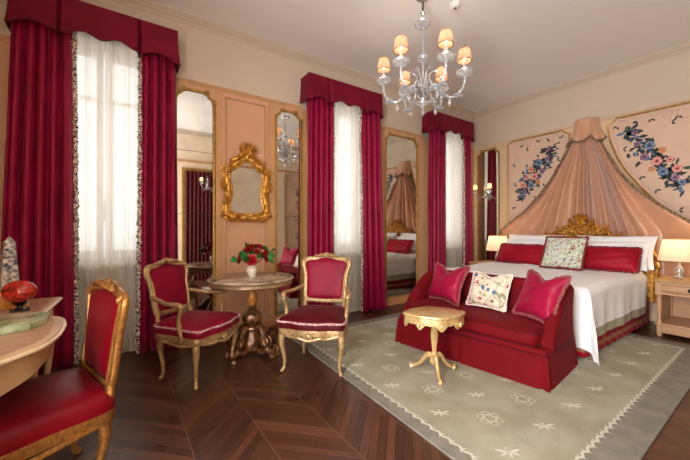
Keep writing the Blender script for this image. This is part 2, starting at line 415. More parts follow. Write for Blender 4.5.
molding('baseboard_back','x',XL,-4.72,0,base,M['skirt'],'B'); molding('baseboard_back_right','x',-3.78,XR,0,base,M['skirt'],'B')
# windows
def ring(mb,x0,x1,z0,z1,w,y0,y1,mat=None):
    mb.box(x0,x1,y0,y1,z0,z0+w,mat);mb.box(x0,x1,y0,y1,z1-w,z1,mat);mb.box(x0,x0+w,y0,y1,z0+w,z1-w,mat);mb.box(x1-w,x1,y0,y1,z0+w,z1-w,mat)
for k,(c,h) in enumerate(WIN):
    w=empty('window_%d'%(k+1),(c,.2,SILL)); w['kind']='structure'
    f=MB(); ring(f,-h,h,0,HEAD-SILL,.045,-.04,.04); 
    for s in (-1,1):
        x0,x1=(-h+.05,-.008) if s<0 else (.008,h-.05)
        ring(f,x0,x1,.05,HEAD-SILL-.05,.06,-.03,.02)
        f.box(x0+.06,x1-.06,-.02,.01,1.62,1.66)
    f.build('window_frame',M['frame_white'],w)
    g=MB()
    for s in (-1,1):
        x0,x1=(-h+.11,-.068) if s<0 else (.068,h-.11); g.box(x0,x1,-.006,.0,.11,1.62); g.box(x0,x1,-.006,0,1.66,HEAD-SILL-.11)
    g.build('pane',M['pane'],w)
    s_=MB(); s_.box(-h-.03,h+.03,-.215,-.04,-.04,0.0,b=.01); s_.build('window_sill',M['frame_white'],w)
    hd=MB(); hd.box(-.012,.012,-.045,-.03,.42,.62); hd.tube([(0,-.05,.52),(0,-.09,.52),(0,-.09,.44)],.009); hd.build('window_handle',M['metal'],w)
    n=MB(); n.box(-h+.06,h-.06,-.095,-.081,-SILL+.12,-.12); ring(n,-h+.06,h-.06,-SILL+.12,-.12,.03,-.105,-.08); n.build('apron_panel',M['frame_white'],w)
w=empty('window_4',(XL-.1,(WY0+WY1)/2,.15),PI/2); w['kind']='structure'  # invented window, out of view, added to brighten the camera side
f=MB(); hw_=(WY1-WY0)/2; ring(f,-hw_,hw_,0,2.95,.05,-.04,.04); f.box(-.04,.04,-.04,.04,.05,2.9); f.box(-hw_+.05,-.04,-.03,.03,1.9,1.95); f.box(.04,hw_-.05,-.03,.03,1.9,1.95); f.build('window_frame',M['frame_white'],w)
g=MB(); g.box(-hw_+.05,-.04,-.003,.003,.05,2.9); g.box(.04,hw_-.05,-.003,.003,.05,2.9); g.build('pane',M['pane'],w)
# pilaster bands + centre panel round the gilt mirror
def outline_mold(name,pts,m,r=.014,parent=None,flat=.7):
    mb=MB(); mb.tube(pts,r,8,True,flat=flat); o=mb.build(name,m,parent); return o
mb=MB()
mb.box(-5.055,-4.98,-.024,-.012,.12,RAIL-.03); mb.box(-4.42,-4.335,-.024,-.012,.12,RAIL-.03)
mb.box(-5.53,-5.495,-.02,-.012,.12,RAIL-.03)
mb.box(-3.935,-3.83,-.022,-.012,.12,RAIL-.03)
struct(mb.build('trim_20',M['peachband']))
mb=MB(); mb.tube([(-4.94,-.02,.2),(-4.46,-.02,.2),(-4.46,-.02,2.8),(-4.94,-.02,2.8)],.009,6,True); struct(mb.build('trim_21',M['peachband']))
# tall wall mirrors ------------------------------------------------------
def notch(x0,x1,z0,z1,r=.07):
    """outline with scalloped upper corners (local x,z)"""
    P=[(x0,z0),(x1,z0)]
    for k in range(7):
        a=-PI/2-0*PI+(-PI/2)*k/6
        P.append((x1+r*math.cos(a)*1.0,z1+r*math.sin(a)))
    for k in range(7):
        a=0-(PI/2)*k/6
        P.append((x0+r*math.cos(a),z1+r*math.sin(a)))
    return P
def tall_mirror(x0,x1,z0,z1,label,splits,framemat,wall='F'):
    w=x1-x0; t=empty('wall_mirror',((x0+x1)/2,-.012,z0) if wall=='F' else (-.012,(x0+x1)/2,z0),0 if wall=='F' else -PI/2,label,'mirror','tall wall mirrors')
    h=z1-z0; r=.07
    P=notch(-w/2,w/2,0,h,r)
    g=MB()
    g.prism([(x,z) for x,z in P],0,.006); 
    g.v=[(x,-z,y) for x,y,z in g.v]
    g.f=[tuple(reversed(f)) for f in g.f]; 
    o=g.build('mirror_glass',M['mirror'],t,sharp=20)
    for zz in splits:
        s_=MB(); s_.box(-w/2,w/2,-.0085,-.0055,zz-z0-.002,zz-z0+.002); s_.build('glass_joint',M['metal'],t)
    f=MB(); f.tube([(x,-.014,z) for x,z in P],.016,8,True,flat=.8,up=(0,1,0))
    f.build('mirror_frame',framemat,t)
    for s in (-1,1):   # little gilt scrolls on the corners
        cx=s*w/2; pts=[]; c=MB()
        for k in range(22):
            a=k/21*1.7*2*PI; rr=.028*(1-k/24); pts.append((cx-s*.085+s*rr*math.cos(a),-.024,h+.0+rr*math.sin(a)))
        c.tube(pts,.008,6); c.build('corner_scroll',M['goldline'],t); c=MB()
        pts=[]
        for k in range(22):
            a=k/21*1.7*2*PI; rr=.024*(1-k/24); pts.append((cx-s*.0+s*rr*math.cos(a),-.024,h-.095-rr*math.sin(a)))
        c.tube(pts,.008,6); c.build('corner_scroll',M['goldline'],t)
    return t
tall_mirror(-6.985,-6.865,.14,2.80,'tall wall mirror left of the leftmost window at the room corner',(1.42,),M['goldline'])
tall_mirror(-5.475,-5.075,.14,2.80,'tall antique wall mirror behind the left armchair, next to the first window',(.75,1.42,2.12),M['goldline'])
tall_mirror(-4.315,-3.955,.14,2.80,'tall narrow wall mirror behind the right armchair, right of the gilt mirror',(.75,1.42,2.12),M['goldline'])
tall_mirror(-2.43,-1.70,.14,2.80,'tall wall mirror between the second and third windows reflecting the bed',(2.12,),M['goldline'])
tall_mirror(-.545,-.10,.55,2.80,'narrow wall mirror on the bed wall behind the glass sconce',(1.3,),M['goldline'],'R')
# ================================================================ curtains
def pelmet(x0,x1,label):
    z1=3.29; D=.24; t=empty('pelmet',((x0+x1)/2,0,2.985),0,label,'pelmet','crimson pelmets above the windows')
    w=x1-x0
    def zb(s):
        def seg(a,b,f): u=(s-a)/(b-a); return f(u)
        if s<.25: return -.045+.06*math.sin(PI*min(1,max(0,s/.25)))**1.0 - .01*(1-s/.25)
        if s>.73: u=(s-.73)/.27; return -.045+.06*math.sin(PI*u)-.015*u
        u=(s-.25)/.48
        return .03*(-1.3+1.9*math.sin(PI*u)**.7)+.03*math.cos(4*PI*u)*math.sin(PI*u)*-1
    m=MB()
    def face(u,v):
        # u: 0..1 along left return, front, right return
        L=D+w+D; d=u*L
        if d<D: x,y=-w/2,-d; s=0
        elif d<D+w: x,y=-w/2+(d-D),-D; s=(d-D)/w
        else: x,y=w/2,-D+(d-D-w); s=1
        zb_=zb(s); 
        if d<D or d>D+w: zb_=-.03-.02*math.sin(PI*(d/D if d<D else (d-D-w)/D))
        z=(z1-2.985)*(1-v)+zb_*v
        fl=.02*v*v
        # inverted pleats at the section joins
        pl=0
        for q in (.25,.73): pl+=math.exp(-((s-q)/.009)**2)
        y-=fl if D<d<D+w else 0
        y+=pl*.09*(.2+.8*v)
        x+=(-fl if x<0 and s==0 else fl if s==1 else 0)
        if D<=d<=D+w: y-=.004*math.sin(s*30)*v
        return (x,y,z)
    m.grid(361,9,face); m.box(-w/2,w/2,-D,0,z1-2.985-.012,z1-2.985)
    m.build('pelmet_cloth',M['pelmet'],t,sharp=60)
    b=MB(); b.tube([(x,y-.002,z) for x,y,z in [face(i/360,1.0) for i in range(361)]],.005,5); b.build('piping',M['velvetdark'],t)
    return t
pelmet(-6.72,-5.48,'scalloped crimson pelmet over the leftmost window')
pelmet(-3.95,-2.69,'scalloped crimson pelmet over the middle window')
pelmet(-1.55,-.37,'scalloped crimson pelmet over the rightmost window beside the bed')
def curtain(x0,x1,trim,label,bx0=None,bx1=None,seed=0):
    rnd=random.Random(seed); w=x1-x0; nf=max(3,round(w/.078)); ph=[rnd.uniform(-.35,.35) for _ in range(12)]
    bx0=x0 if bx0 is None else bx0; bx1=x1 if bx1 is None else bx1; xc=(x0+x1)/2
    t=empty('curtain',(xc,-.13,0.012),0,label,'curtain','crimson curtains')
    am=[rnd.uniform(.6,1.15) for _ in range(nf+2)]
    def fn(u,v):
        z=3.22*(1-v); f=v; a0=x0+(bx0-x0)*f; a1=x1+(bx1-x1)*f
        uu=u+.012*math.sin(3*v+6*u+ph[0])
        q=uu*nf; k=min(int(max(q,0)),nf)
        A=.046*(am[k]*(1-(q-k))+am[k+1]*(q-k))
        sq=math.sin(2*PI*q+ph[1]+.35*math.sin(2.5*v+ph[2]))
        y=A*(1-2*abs(sq)**.75 if k%3==0 else sq)+.012*math.sin(q*1.3+ph[4])
        x=a0+(a1-a0)*uu+.010*math.cos(2*PI*q+ph[3])
        return (x-xc,y,z)
    m=MB(); m.grid(nf*14+1,24,fn); o=m.build('curtain_cloth',M['curtain'],t,sharp=80)
    so=o.modifiers.new('thick','SOLIDIFY'); so.thickness=.006
    if trim:
        e=MB(); u=1.0 if trim=='r' else 0.0; sgn=1 if trim=='r' else -1; pts=[];rr=[]
        N=260
        for k in range(N+1):
            v=k/N; x,y,z=fn(u,v); x0_=x+sgn*.014+rnd.uniform(-.006,.006); pts.append((x0_,y-.006+rnd.uniform(-.006,.006),max(z-.004,.012))); rr.append(rnd.uniform(.013,.026))
        e.tube(pts,rr,6); e.build('tassel_edging',M['edging'],t,sharp=30)
    return t
curtain(-6.72,-6.34,'r','crimson curtain left of the leftmost window, tasselled edge',-6.82,-6.33,1)
curtain(-5.80,-5.50,'l','crimson curtain right of the leftmost window, tasselled edge',-5.82,-5.47,2)
curtain(-3.92,-3.53,'r','crimson curtain left of the middle window behind the right armchair',-3.94,-3.52,3)
curtain(-3.02,-2.70,'l','crimson curtain right of the middle window',-3.0,-2.56,4)
curtain(-1.52,-1.10,'r','crimson curtain left of the rightmost window',-1.53,-1.08,5)
curtain(-.56,-.36,'l','crimson curtain right of the rightmost window, beside the bed wall',-.56,-.27,6)
def sheerc(x0,x1,label,seed):
    rnd=random.Random(seed); xc=(x0+x1)/2; w=x1-x0; ph=[rnd.uniform(0,6) for _ in range(6)]
    m=MB()
    def fn(u,v):
        y=.014*math.sin(u*w*70+ph[0])+.011*math.sin(u*w*131+ph[1]+v)+.004*math.sin(u*w*37+ph[2])
        return (-w/2+u*w,y,3.16*(1-v))
    m.grid(150,12,fn); o=m.build('sheer_curtain',M['sheer'],None,(xc,-.045,.015)); tag(o,label,'curtain','white sheer curtains'); return o
sheerc(-6.52,-5.68,'white sheer curtain across the leftmost window',11)
sheerc(-3.74,-2.86,'white sheer curtain across the middle window',12)
sheerc(-1.36,-.38,'white sheer curtain across the rightmost window near the bed',13)
# ================================================================ ornaments helpers
def spiral(cx,cz,r,turns,a0=0,s=1,n=30,shrink=.85):
    return [(cx+s*r*(1-shrink*k/n)*math.cos(a0+turns*2*PI*k/n),cz+r*(1-shrink*k/n)*math.sin(a0+turns*2*PI*k/n)) for k in range(n+1)]
def leafy(mb,x,z,ang,l,w,y=0,bend=.5,d=.02,n=8):
    """curling acanthus leaf in the xz plane, raised toward -y"""
    vs=[];fs=[]
    for k in range(n+1):
        t=k/n; a=ang+bend*t*t*1.6; 
        if k==0: px,pz=x,z
        else: px+=math.cos(a)*l/n; pz+=math.sin(a)*l/n
        ww=w*math.sin(PI*min(1,.12+.88*t)**.8)*(1+.25*math.sin(t*14))
        nx,nz=-math.sin(a),math.cos(a); h=d*(math.sin(PI*t)+.35*t*3)
        for q,hh in ((-1,.15),(-.5,.8),(0,1.15),(.5,.8),(1,.15)):
            vs.append((px+nx*ww*q*.5,y-h*hh-.004,pz+nz*ww*q*.5))
    for k in range(n):
        for q in range(4): fs.append((k*5+q,k*5+q+1,(k+1)*5+q+1,(k+1)*5+q))
    b=len(vs)
    vs+= [(p[0],y+.002,p[2]) for p in vs]
    for k in range(n):
        for q in range(4): fs.append((b+k*5+q+1,b+k*5+q,b+(k+1)*5+q,b+(k+1)*5+q+1))
        fs.append((k*5,(k+1)*5,b+(k+1)*5,b+k*5)); fs.append((k*5+4,b+k*5+4,b+(k+1)*5+4,(k+1)*5+4))
    mb.add(vs,fs)
# gilt rococo mirror --------------------------------------------------------
t=empty('gilt_mirror',(-4.70,-.024,1.36),0,'carved gilt rococo mirror hanging between the tall wall mirrors above the round table','mirror')
half=[(0,.07),(.07,.065),(.13,.075),(.18,.10),(.205,.15),(.19,.24),(.175,.33),(.185,.42),(.205,.50),(.19,.57),(.13,.615),(.08,.66),(.04,.695),(0,.705)]
O=[(x,0,z) for x,z in half]+[(-x,0,z) for x,z in reversed(half[1:-1])]
O=[tuple(p) for p in crom(O,4,True)]
g=MB(); g.prism([(p[0],p[2]) for p in O],0.008,.016); g.v=[(x,-z,y) for x,y,z in g.v]; g.build('mirror_glass',M['mirror'],t)
f=MB()
def off(o): 
    return [((p[0])*(1+o/.2),-.022,.385+(p[2]-.385)*(1+o/.33)) for p in O]
f.tube(off(.005),.016,8,True); f.tube([(a,-.03+.006*math.sin(i*.9),c) for i,(a,b_,c) in enumerate(off(.045))],.034,8,True,flat=.8,up=(0,1,0)); f.tube(off(.08),.014,8,True)
oa,ob=off(.0),off(.085); n=len(oa)
f.add([(p[0],-q,p[2]) for p,q in [(p,q) for q in (0,.02) for p in oa]]+[(p[0],-q,p[2]) for q in (0,.02) for p in ob],[(i,(i+1)%n,2*n+(i+1)%n,2*n+i) for i in range(n)]+[(n+(i+1)%n,n+i,3*n+i,3*n+(i+1)%n) for i in range(n)]+[(2*n+i,2*n+(i+1)%n,3*n+(i+1)%n,3*n+i) for i in range(n)])
f.build('frame',M['gold'],t,sharp=50)
f=MB(); rnd=random.Random(5)
for s in (-1,1):
    for (x,z,a,l,w,b) in [(.16,.03,-.3,.12,.07,1.2),(.22,.06,-1.9,.13,.07,-1.2),(.25,.16,1.5,.16,.06,.5),(.25,.32,1.5,.15,.06,-.5),(.27,.5,1.9,.17,.07,.9),(.25,.56,2.3,.18,.06,-.8),(.17,.70,2.5,.16,.07,.6),(.10,.76,2.6,.12,.06,-.8),(.28,.46,-1.2,.12,.05,-1),(.09,.03,.1,.1,.05,-.8),(.26,.1,-1.4,.10,.06,1.0)]:
        leafy(f,s*x,z,a if s>0 else PI-a,l,w,-.03,b*s,.028)
    f.tube([(s*p[0],-.045,p[1]) for p in spiral(.24,.03,.05,1.4)],[.018,.008],7)
    f.tube([(s*p[0],-.045,p[1]) for p in spiral(.27,.58,.04,1.3)],[.014,.007],7)
f.ball((0,-.045,.76),(.035,.025,.04)); f.build('carved_leaves',M['gold'],t,sharp=60)
f=MB()
for k in range(9):
    a=PI*(.05+.9*k/8); leafy(f,0,.80,a,.13+.02*math.sin(k*2),.05,-.03,.6*math.copysign(1,math.cos(a)+.01),.03)
for k in range(10): f.ball((rnd.uniform(-.06,.06),-.05,rnd.uniform(.80,.93)),(.022,.02,.02))
f.build('crest',M['gold'],t,sharp=60)
f=MB()
for s in (-1,1):
    leafy(f,s*.02,.06,(-.2 if s>0 else PI+.2),.12,.05,-.04,.8*s,.02)
f.build('lower_shell',M['gold'],t)
# ================================================================ bed wall: painted panels
ZC=-1.98
pA=[(-.72,2.83),(-.79,2.83),(-.80,2.87),(-.84,2.895-.04),(-1.58,2.855),(-1.62,2.87),(-1.66,2.82),(-1.735,2.78),(-1.70,2.55),(-1.62,2.29),(-1.52,2.08),(-1.38,1.86),(-1.2,1.62),(-1.0,1.42),(-.86,1.30),(-.80,1.30),(-.76,1.36),(-.72,1.30),(-.72,1.8),(-.72,2.4)]
def flower_paint(mb,y,z,r,c,rnd,X):
    cols={'b':0,'p':1,'v':2,'o':3}
    x=X
    for layer,(rr,m_) in enumerate(((1,cols[c]),(.72,9 if c=='p' else 8),(.62,cols[c]),(.24,4 if c!='o' else 1))):
        n=5+layer; P=[]; ph=rnd.uniform(0,6)
        for k in range(n*5):
            a=2*PI*k/(n*5); q=r*rr*(.82+.2*abs(math.sin(n*a/2+ph))); P.append((x-layer*.0006,y+q*math.cos(a),z+q*math.sin(a)))
        mb.plate(list(reversed(P)),m_)
def leaf_paint(mb,y,z,a,l,w,m_,X):
    P=[]
    for k in range(9):
        t=k/8; q=w*math.sin(PI*t); P.append((t*l,q))
    for k in range(7,0,-1):
        t=k/8; P.append((t*l,-.7*w*math.sin(PI*t)))
    ca,sa=math.cos(a),math.sin(a)
    mb.plate([(X,y+px*ca-py*sa,z+px*sa+py*ca) for px,py in reversed(P)],m_)
PM=[M['f_blue'],M['f_pink'],M['f_violet'],M['f_ochre'],M['f_dark'],M['f_green'],M['pinkpanel'],M['goldline'],M['f_line'],M['f_white']]
def painted(mir,label,seed):
    rnd=random.Random(seed); S=(lambda y:y) if not mir else (lambda y:2*ZC-y)
    t=empty('painted_panel',(-.012,S(-1.2),1.3),0,label,'wall panel'); L=lambda x,y,z:(x,S(y)-S(-1.2),z-1.3)
    P=[L(-.012,y,z) for y,z in pA]
    m=MB()
    front=list(P) if not mir else list(reversed(P))
    m.plate(front,6)
    # painted scrolls
    for (cy,cz,r,a0,sg) in ((-.92,2.74,.09,2.2,1),(-1.1,2.76,.07,1.0,-1),(-1.55,2.72,.09,.8,-1),(-.86,1.5,.06,2,1)):
        sp=spiral(cy,cz,r,1.2,a0,sg,20,.8); m.tube([L(-.013,y,z) for y,z in sp],[.005,.003],4,mat=8)
    inner=[(y+(-1.12-y)*.09,z+(2.3-z)*.09) for y,z in pA]; m.tube([L(-.0125,y,z) for y,z in inner],.0035,4,True,mat=8)
    y0=-1.48;z0=2.66;y1=-.93;z1=1.78
    def inside(y,z):
        return y<-.76 and z<2.83 and z>1.35 and y> -1.62+(2.6-z)*.48*0.9-.05
    pf=[];
    for k in range(150):
        tt=rnd.random(); w=.11*math.sin(PI*(.12+.8*tt))+.03
        y=y0+(y1-y0)*tt+rnd.gauss(0,1)*w*.55; z=z0+(z1-z0)*tt+rnd.gauss(0,1)*w*.45
        if not inside(y,z): continue
        p=L(-.0145-.0003*(k%4),y,z); leaf_paint(m,p[1],p[2],rnd.uniform(0,2*PI),rnd.uniform(.06,.11),rnd.uniform(.014,.026),rnd.choice((4,4,5,4,4,0)),p[0])
    for (tt,o,r,c) in ((.08,.02,.035,'v'),(.22,-.05,.04,'v'),(.33,.04,.062,'b'),(.42,-.09,.05,'v'),(.47,.1,.045,'o'),(.55,-.02,.06,'p'),(.62,.09,.04,'p'),(.7,-.05,.06,'b'),(.76,.08,.055,'p'),(.84,.0,.045,'v'),(.93,.02,.04,'b'),(.6,-.12,.04,'o')):
        if mir: c={'v':'p','b':'b','p':'p','o':'o'}[c] if seed%2 else c
        y=y0+(y1-y0)*tt+o*.8; z=z0+(z1-z0)*tt+o*.55
        p=L(-.0165,y,z); flower_paint(m,p[1],p[2],r,c,rnd,p[0])
    for (y,z,a) in ((-.98,2.72,.7),(-1.05,2.66,2.2),(-.82,2.4,1.8),(-.84,2.05,2),(-.84,1.62,.5),(-1.35,1.98,1.2),(-1.55,2.40,2.2),(-1.25,2.75,1),(-1.62,2.74,0.4),(-.98,1.5,2.3),(-1.2,1.78,1.5)):
        for q in (0,1.5): 
            p=L(-.015,y,z); leaf_paint(m,p[1],p[2],(a+q)*(1 if not mir else -1),.055,.014,4,p[0])
    m.build('painted_field',PM,t,sharp=20)
    f=MB(); f.tube([L(-.018,y,z) for y,z in [tuple(q) for q in [p for p in pA]]],.013,8,True); 
    f.build('gilt_moulding',M['goldline'],t)
painted(False,'painted wall panel with flower bouquet left of the bed canopy',3)
painted(True,'painted wall panel with flower bouquet right of the bed canopy',8)
# ================================================================ bed canopy
t=empty('bed_canopy',(-.012,ZC+.02,1.0),0,'peach satin canopy drape fanning down from a half-round crown above the headboard','bed canopy')
RC=.26
m=MB()
def crown(u,v):
    a=PI*u; r=RC*(.80-.06*math.sin(PI*min(1,v*1.25))*.6+.30*v*v)
    lobe=abs(math.sin(3*a+PI/2*0))**.7
    z=1.92+(1.57+.08*(1-lobe)-1.92)*v
    fl=.018*math.sin(14*a)*v*v
    return (-(r+fl)*math.sin(a)*.95,-(r+fl)*math.cos(a)*.84,z)
m.grid(121,10,crown); m.add([crown(k/20,0) for k in range(21)],[tuple(range(21))])
o=m.build('crown',M['pleatdrape'],t,sharp=70); so=o.modifiers.new('thick','SOLIDIFY'); so.thickness=.008
m=MB(); rnd=random.Random(9); pts=[crown(i/110,1.0) for i in range(111)]
m.tube([(p[0]-.006,p[1],p[2]+rnd.uniform(-.012,.004)) for p in pts],[rnd.uniform(.008,.016) for _ in pts],6); m.build('crown_fringe',M['brown'],t)
edgeW=[(2.66,.16),(2.45,.25),(2.06,.44),(1.82,.61),(1.55,.87),(1.38,1.09),(1.22,1.30),(1.05,1.36),(.6,1.36),(.25,1.36)]
def Wz(z):
    for (za,wa),(zb,wb) in zip(edgeW,edgeW[1:]):
        if z>=zb: t_=(za-z)/(za-zb); return wa+(wb-wa)*max(0,min(1,t_))
    return edgeW[-1][1]
# fold field: s in -1..1, v down; outer folds swing outward and stop at the edge curve
def drape(u,v):
    s=2*u-1; z=2.70-(2.70-.35)*v
    W=Wz(min(z,2.66)); wi=.15+.80*(1-math.exp(-.75*max(0,(2.66-z))))
    e_=abs(s)**2.2
    y=s*(W*e_+min(W,wi)*(1-e_))
    f=s*7.5+.35*math.sin(5*s+1)+.3*math.sin(11*s)
    p=2*PI*f+.35*math.sin(1.8*z+3*s)
    grow=min(1,max(0,(2.74-z))/.8); low=1-.35*min(1,max(0,(1.35-z)/.3))
    pr=(.5+.5*math.sin(p))**.7*(1-.45*(.5+.5*math.sin(2.1*f+1)))
    x=-.05-(.012+.13*grow)*low*pr-.10*math.exp(-((2.70-z)/.30)**2)*math.cos(s*PI/2)
    y+=math.tanh(4*s)*.05*pr*grow*(1-abs(s)**8)
    if z<1.35: x=max(x,-.178)
    return (min(x,-.012),y,z-1.0)
m=MB(); m.grid(641,56,drape); m.build('drape',M['pleatdrape'],t,sharp=80)
for s in (0,1):
    m=MB(); pts=[];
    for k in range(130):
        v=k/129*.66; p=drape(s,v); pts.append((p[0]-.02+rnd.uniform(-.004,.004),p[1]+rnd.uniform(-.006,.006),p[2]))
    m.tube(pts,[rnd.uniform(.012,.022) for _ in pts],6); m.build('fringe_edging',M['brown'],t)
# ================================================================ bed
BX0,BX1,BY0,BY1=-.27,-2.36,-.94,-2.76   # head, foot, left, right
t=empty('bed',(-1.25,ZC+.04,0),0,'wide double bed with gilt carved headboard against the draped wall','bed')
L=lambda x,y,z:(x+1.25,y-(ZC+.04),z)
m=MB(); 
m.M=Matrix.Translation((1.25,-(ZC+.04),0))
m.box(BX1,BX0,BY1+.02,BY0-.02,.36,.67,b=.06); m.build('mattress',M['white'],t)
m=MB(); m.M=Matrix.Translation((1.25,-(ZC+.04),0)); m.box(BX1+.02,BX0,BY1+.06,BY0-.06,.10,.358,b=.01); m.build('base',M['velvetdark'],t)
m=MB(); m.M=Matrix.Translation((1.25,-(ZC+.04),0))
path=[(BX0,BY1+.02),(BX1,BY1+.02),(BX1,BY0-.02),(BX0,BY0-.02)]
def skirtpt(u):
    Ls=[math.dist(path[i],path[i+1]) for i in range(3)]; d=u*sum(Ls)
    for i in range(3):
        if d<=Ls[i] or i==2:
            k=min(1,d/Ls[i]); return (path[i][0]+(path[i+1][0]-path[i][0])*k,path[i][1]+(path[i+1][1]-path[i][1])*k,i)
        d-=Ls[i]
def skf(u,v):
    x,y,i=skirtpt(u); w=.006*math.sin(u*200)*v; z=.36-(.36-.03)*v
    return (x+(w if i==1 else 0),y+(w if i!=1 else 0)-(.0 if i else .0),z)
m.grid(241,8,skf,matfn=lambda u,v:1 if 5/7-.01<v<6/7-.01 else 0); m.build('bed_skirt',[M['cushred'],M['tanstripe']],t)
m=MB(); m.M=Matrix.Translation((1.25,-(ZC+.04),0))
for s in (-1,1):
    for x in (BX1+.1,BX0-.1):
        m=MB(); m.M=Matrix.Translation((1.25,-(ZC+.04),0)); m.lathe([(.03,RT if x<-1 else 0),(.03,.10)],10,(x,(BY0+BY1)/2+s*.78)); m.build('foot',M['darkwood'],t)
# headboard
hb=MB(); hb.M=Matrix.Translation((1.25-.262,-.04,0))
H=[(-.83,.30),(-.83,.80),(-.83,.90),(-.76,1.0),(-.66,1.06),(-.5,1.10),(-.3,1.19),(-.12,1.27),(0,1.30)]
H2=H+[(-y,z) for y,z in reversed(H[:-1])]
P=[tuple(p) for p in crom([(y,z,0) for y,z in H2],4)]
vs=[(x,p[0],p[1]) for x in (.0,.05) for p in P]; n=len(P)
hb.add(vs,[tuple(range(n)),tuple(reversed(range(n,2*n)))]+[(i,n+i,n+(i+1)%n,(i+1)%n) for i in range(n)])
hb.build('headboard',M['gold'],t)
hb=MB(); hb.M=Matrix.Translation((1.25-.262,-.04,0))
hb.tube([(-.01,p[0],p[1]) for p in P],.028,8)
hb.build('headboard_frame',M['gold'],t)
hb=MB(); hb.M=Matrix.Translation((1.25-.262,-.04,0))@Matrix.Rotation(-PI/2,4,'Z')
rnd=random.Random(21)
for s in (-1,1):
    for (x,z,a,l,w,b) in [(.02,1.30,1.2,.17,.08,.8),(.05,1.26,.5,.2,.08,.9),(.12,1.22,.9,.16,.08,-.9),(.18,1.18,.1,.2,.08,.9),(.26,1.16,.9,.14,.07,-1.1),(.33,1.12,.0,.2,.08,.9),(.40,1.10,.8,.13,.06,-1.2),(.48,1.07,-.1,.2,.07,.8),(.60,1.05,.3,.16,.06,-1),(.72,1.02,-.3,.15,.06,1.2),(.10,1.14,-.2,.2,.07,.5),(.2,1.10,-.4,.18,.06,.6)]:
        leafy(hb,s*x,z,a if s>0 else PI-a,l,w,-.03,b*s,.04)
    hb.tube([(s*p[0],-.05,p[1]) for p in spiral(.15,1.20,.06,1.5)],[.016,.008],7)
    hb.tube([(s*p[0],-.05,p[1]) for p in spiral(.37,1.12,.05,1.5,1)],[.015,.008],7)
    sc_=MB(); sc_.M=hb.M.copy(); leafy(sc_,s*.83,.82,(1.4 if s>0 else PI-1.4),.12,.05,-.03,-1.3*s,.04); leafy(sc_,s*.83,.8,(-1.2 if s>0 else PI+1.2),.10,.05,-.03,1.2*s,.04); sc_.tube([(s*p[0],-.05,p[1]) for p in spiral(.83,.80,.05,1.6,2)],[.02,.009],7); sc_.build('side_scroll',M['gold'],t)
for k in range(26): hb.ball((rnd.gauss(0,.16),-.06-rnd.random()*.02,1.22+rnd.uniform(-.06,.12)*(1)),(.02,.018,.02))
for k in range(5):
    a=PI*(.2+.6*k/4); leafy(hb,0,1.34,a,.15,.06,-.03,.5*math.copysign(1,math.cos(a)),.04)
hb.build('carved_crest',M['gold'],t,sharp=60)
# bedspread
def bedspread():
    m=MB(); Lb=1.78; Wb=(BY0-BY1)/2+.02; yc=(BY0+BY1)/2; xh=BX1+Lb; dS=.55; dF=.64; top=.705
    R_=.09
    nu,nv=110,120
    def drop(e,R=R_):
        # e = excess length past the edge -> (outward, down)
        if e<=0: return 0,0
        q=R*PI/2
        if e<q: a=e/R; return R*math.sin(a),R*(1-math.cos(a))
        return R,R+(e-q)
    def fn(u,v):
        a=u*(Lb-R_+dF); b=(2*v-1)*(Wb-R_+dS)
        ea=a-(Lb-R_); eb=abs(b)-(Wb-R_); sb=1 if b>0 else -1
        ox,dz1=drop(ea); oy,dz2=drop(eb)
        x=xh-min(a,Lb-R_)-ox; y=yc-sb*(min(abs(b),Wb-R_)+oy)
        mx,mn=max(dz1,dz2),min(dz1,dz2); z=top-mx-.45*mn
        if mn>.02: x-=.16*mn; y-=sb*.22*mn
        if dz2>R_*.8 and ea<0: y-=sb*(.012*math.sin(a*9)+.006*math.sin(a*23))*min(1,dz2/.3)*.7
        if dz1>R_*.8: x-=(.010*math.sin(b*10)+.006*math.sin(b*25))*min(1,dz1/.3)
        z+=.010*math.sin(a*5+b*2)*math.exp(-mx*20)+.006*math.sin(b*11-a*3)*math.exp(-mx*20)+.02*math.exp(-((a-.0)/.25)**2)*(mx<.02)
        return (x+1.4,y-yc,max(z,.028))
    Ls=Lb-R_+dF; Ws=Wb-R_+dS
    def mf(u,v):
        b=abs(2*v-1)*Ws; a=u*Ls
        return 1 if (b>Ws-.105 and a<Lb-.02) else 0
    m.grid(nu,nv,fn,matfn=mf); o=m.build('bedspread',[M['white'],M['greige']],None,(-1.4,yc,0),sharp=80)
    tag(o,'white bedspread with grey-green border covering the bed','bedspread')
bedspread()
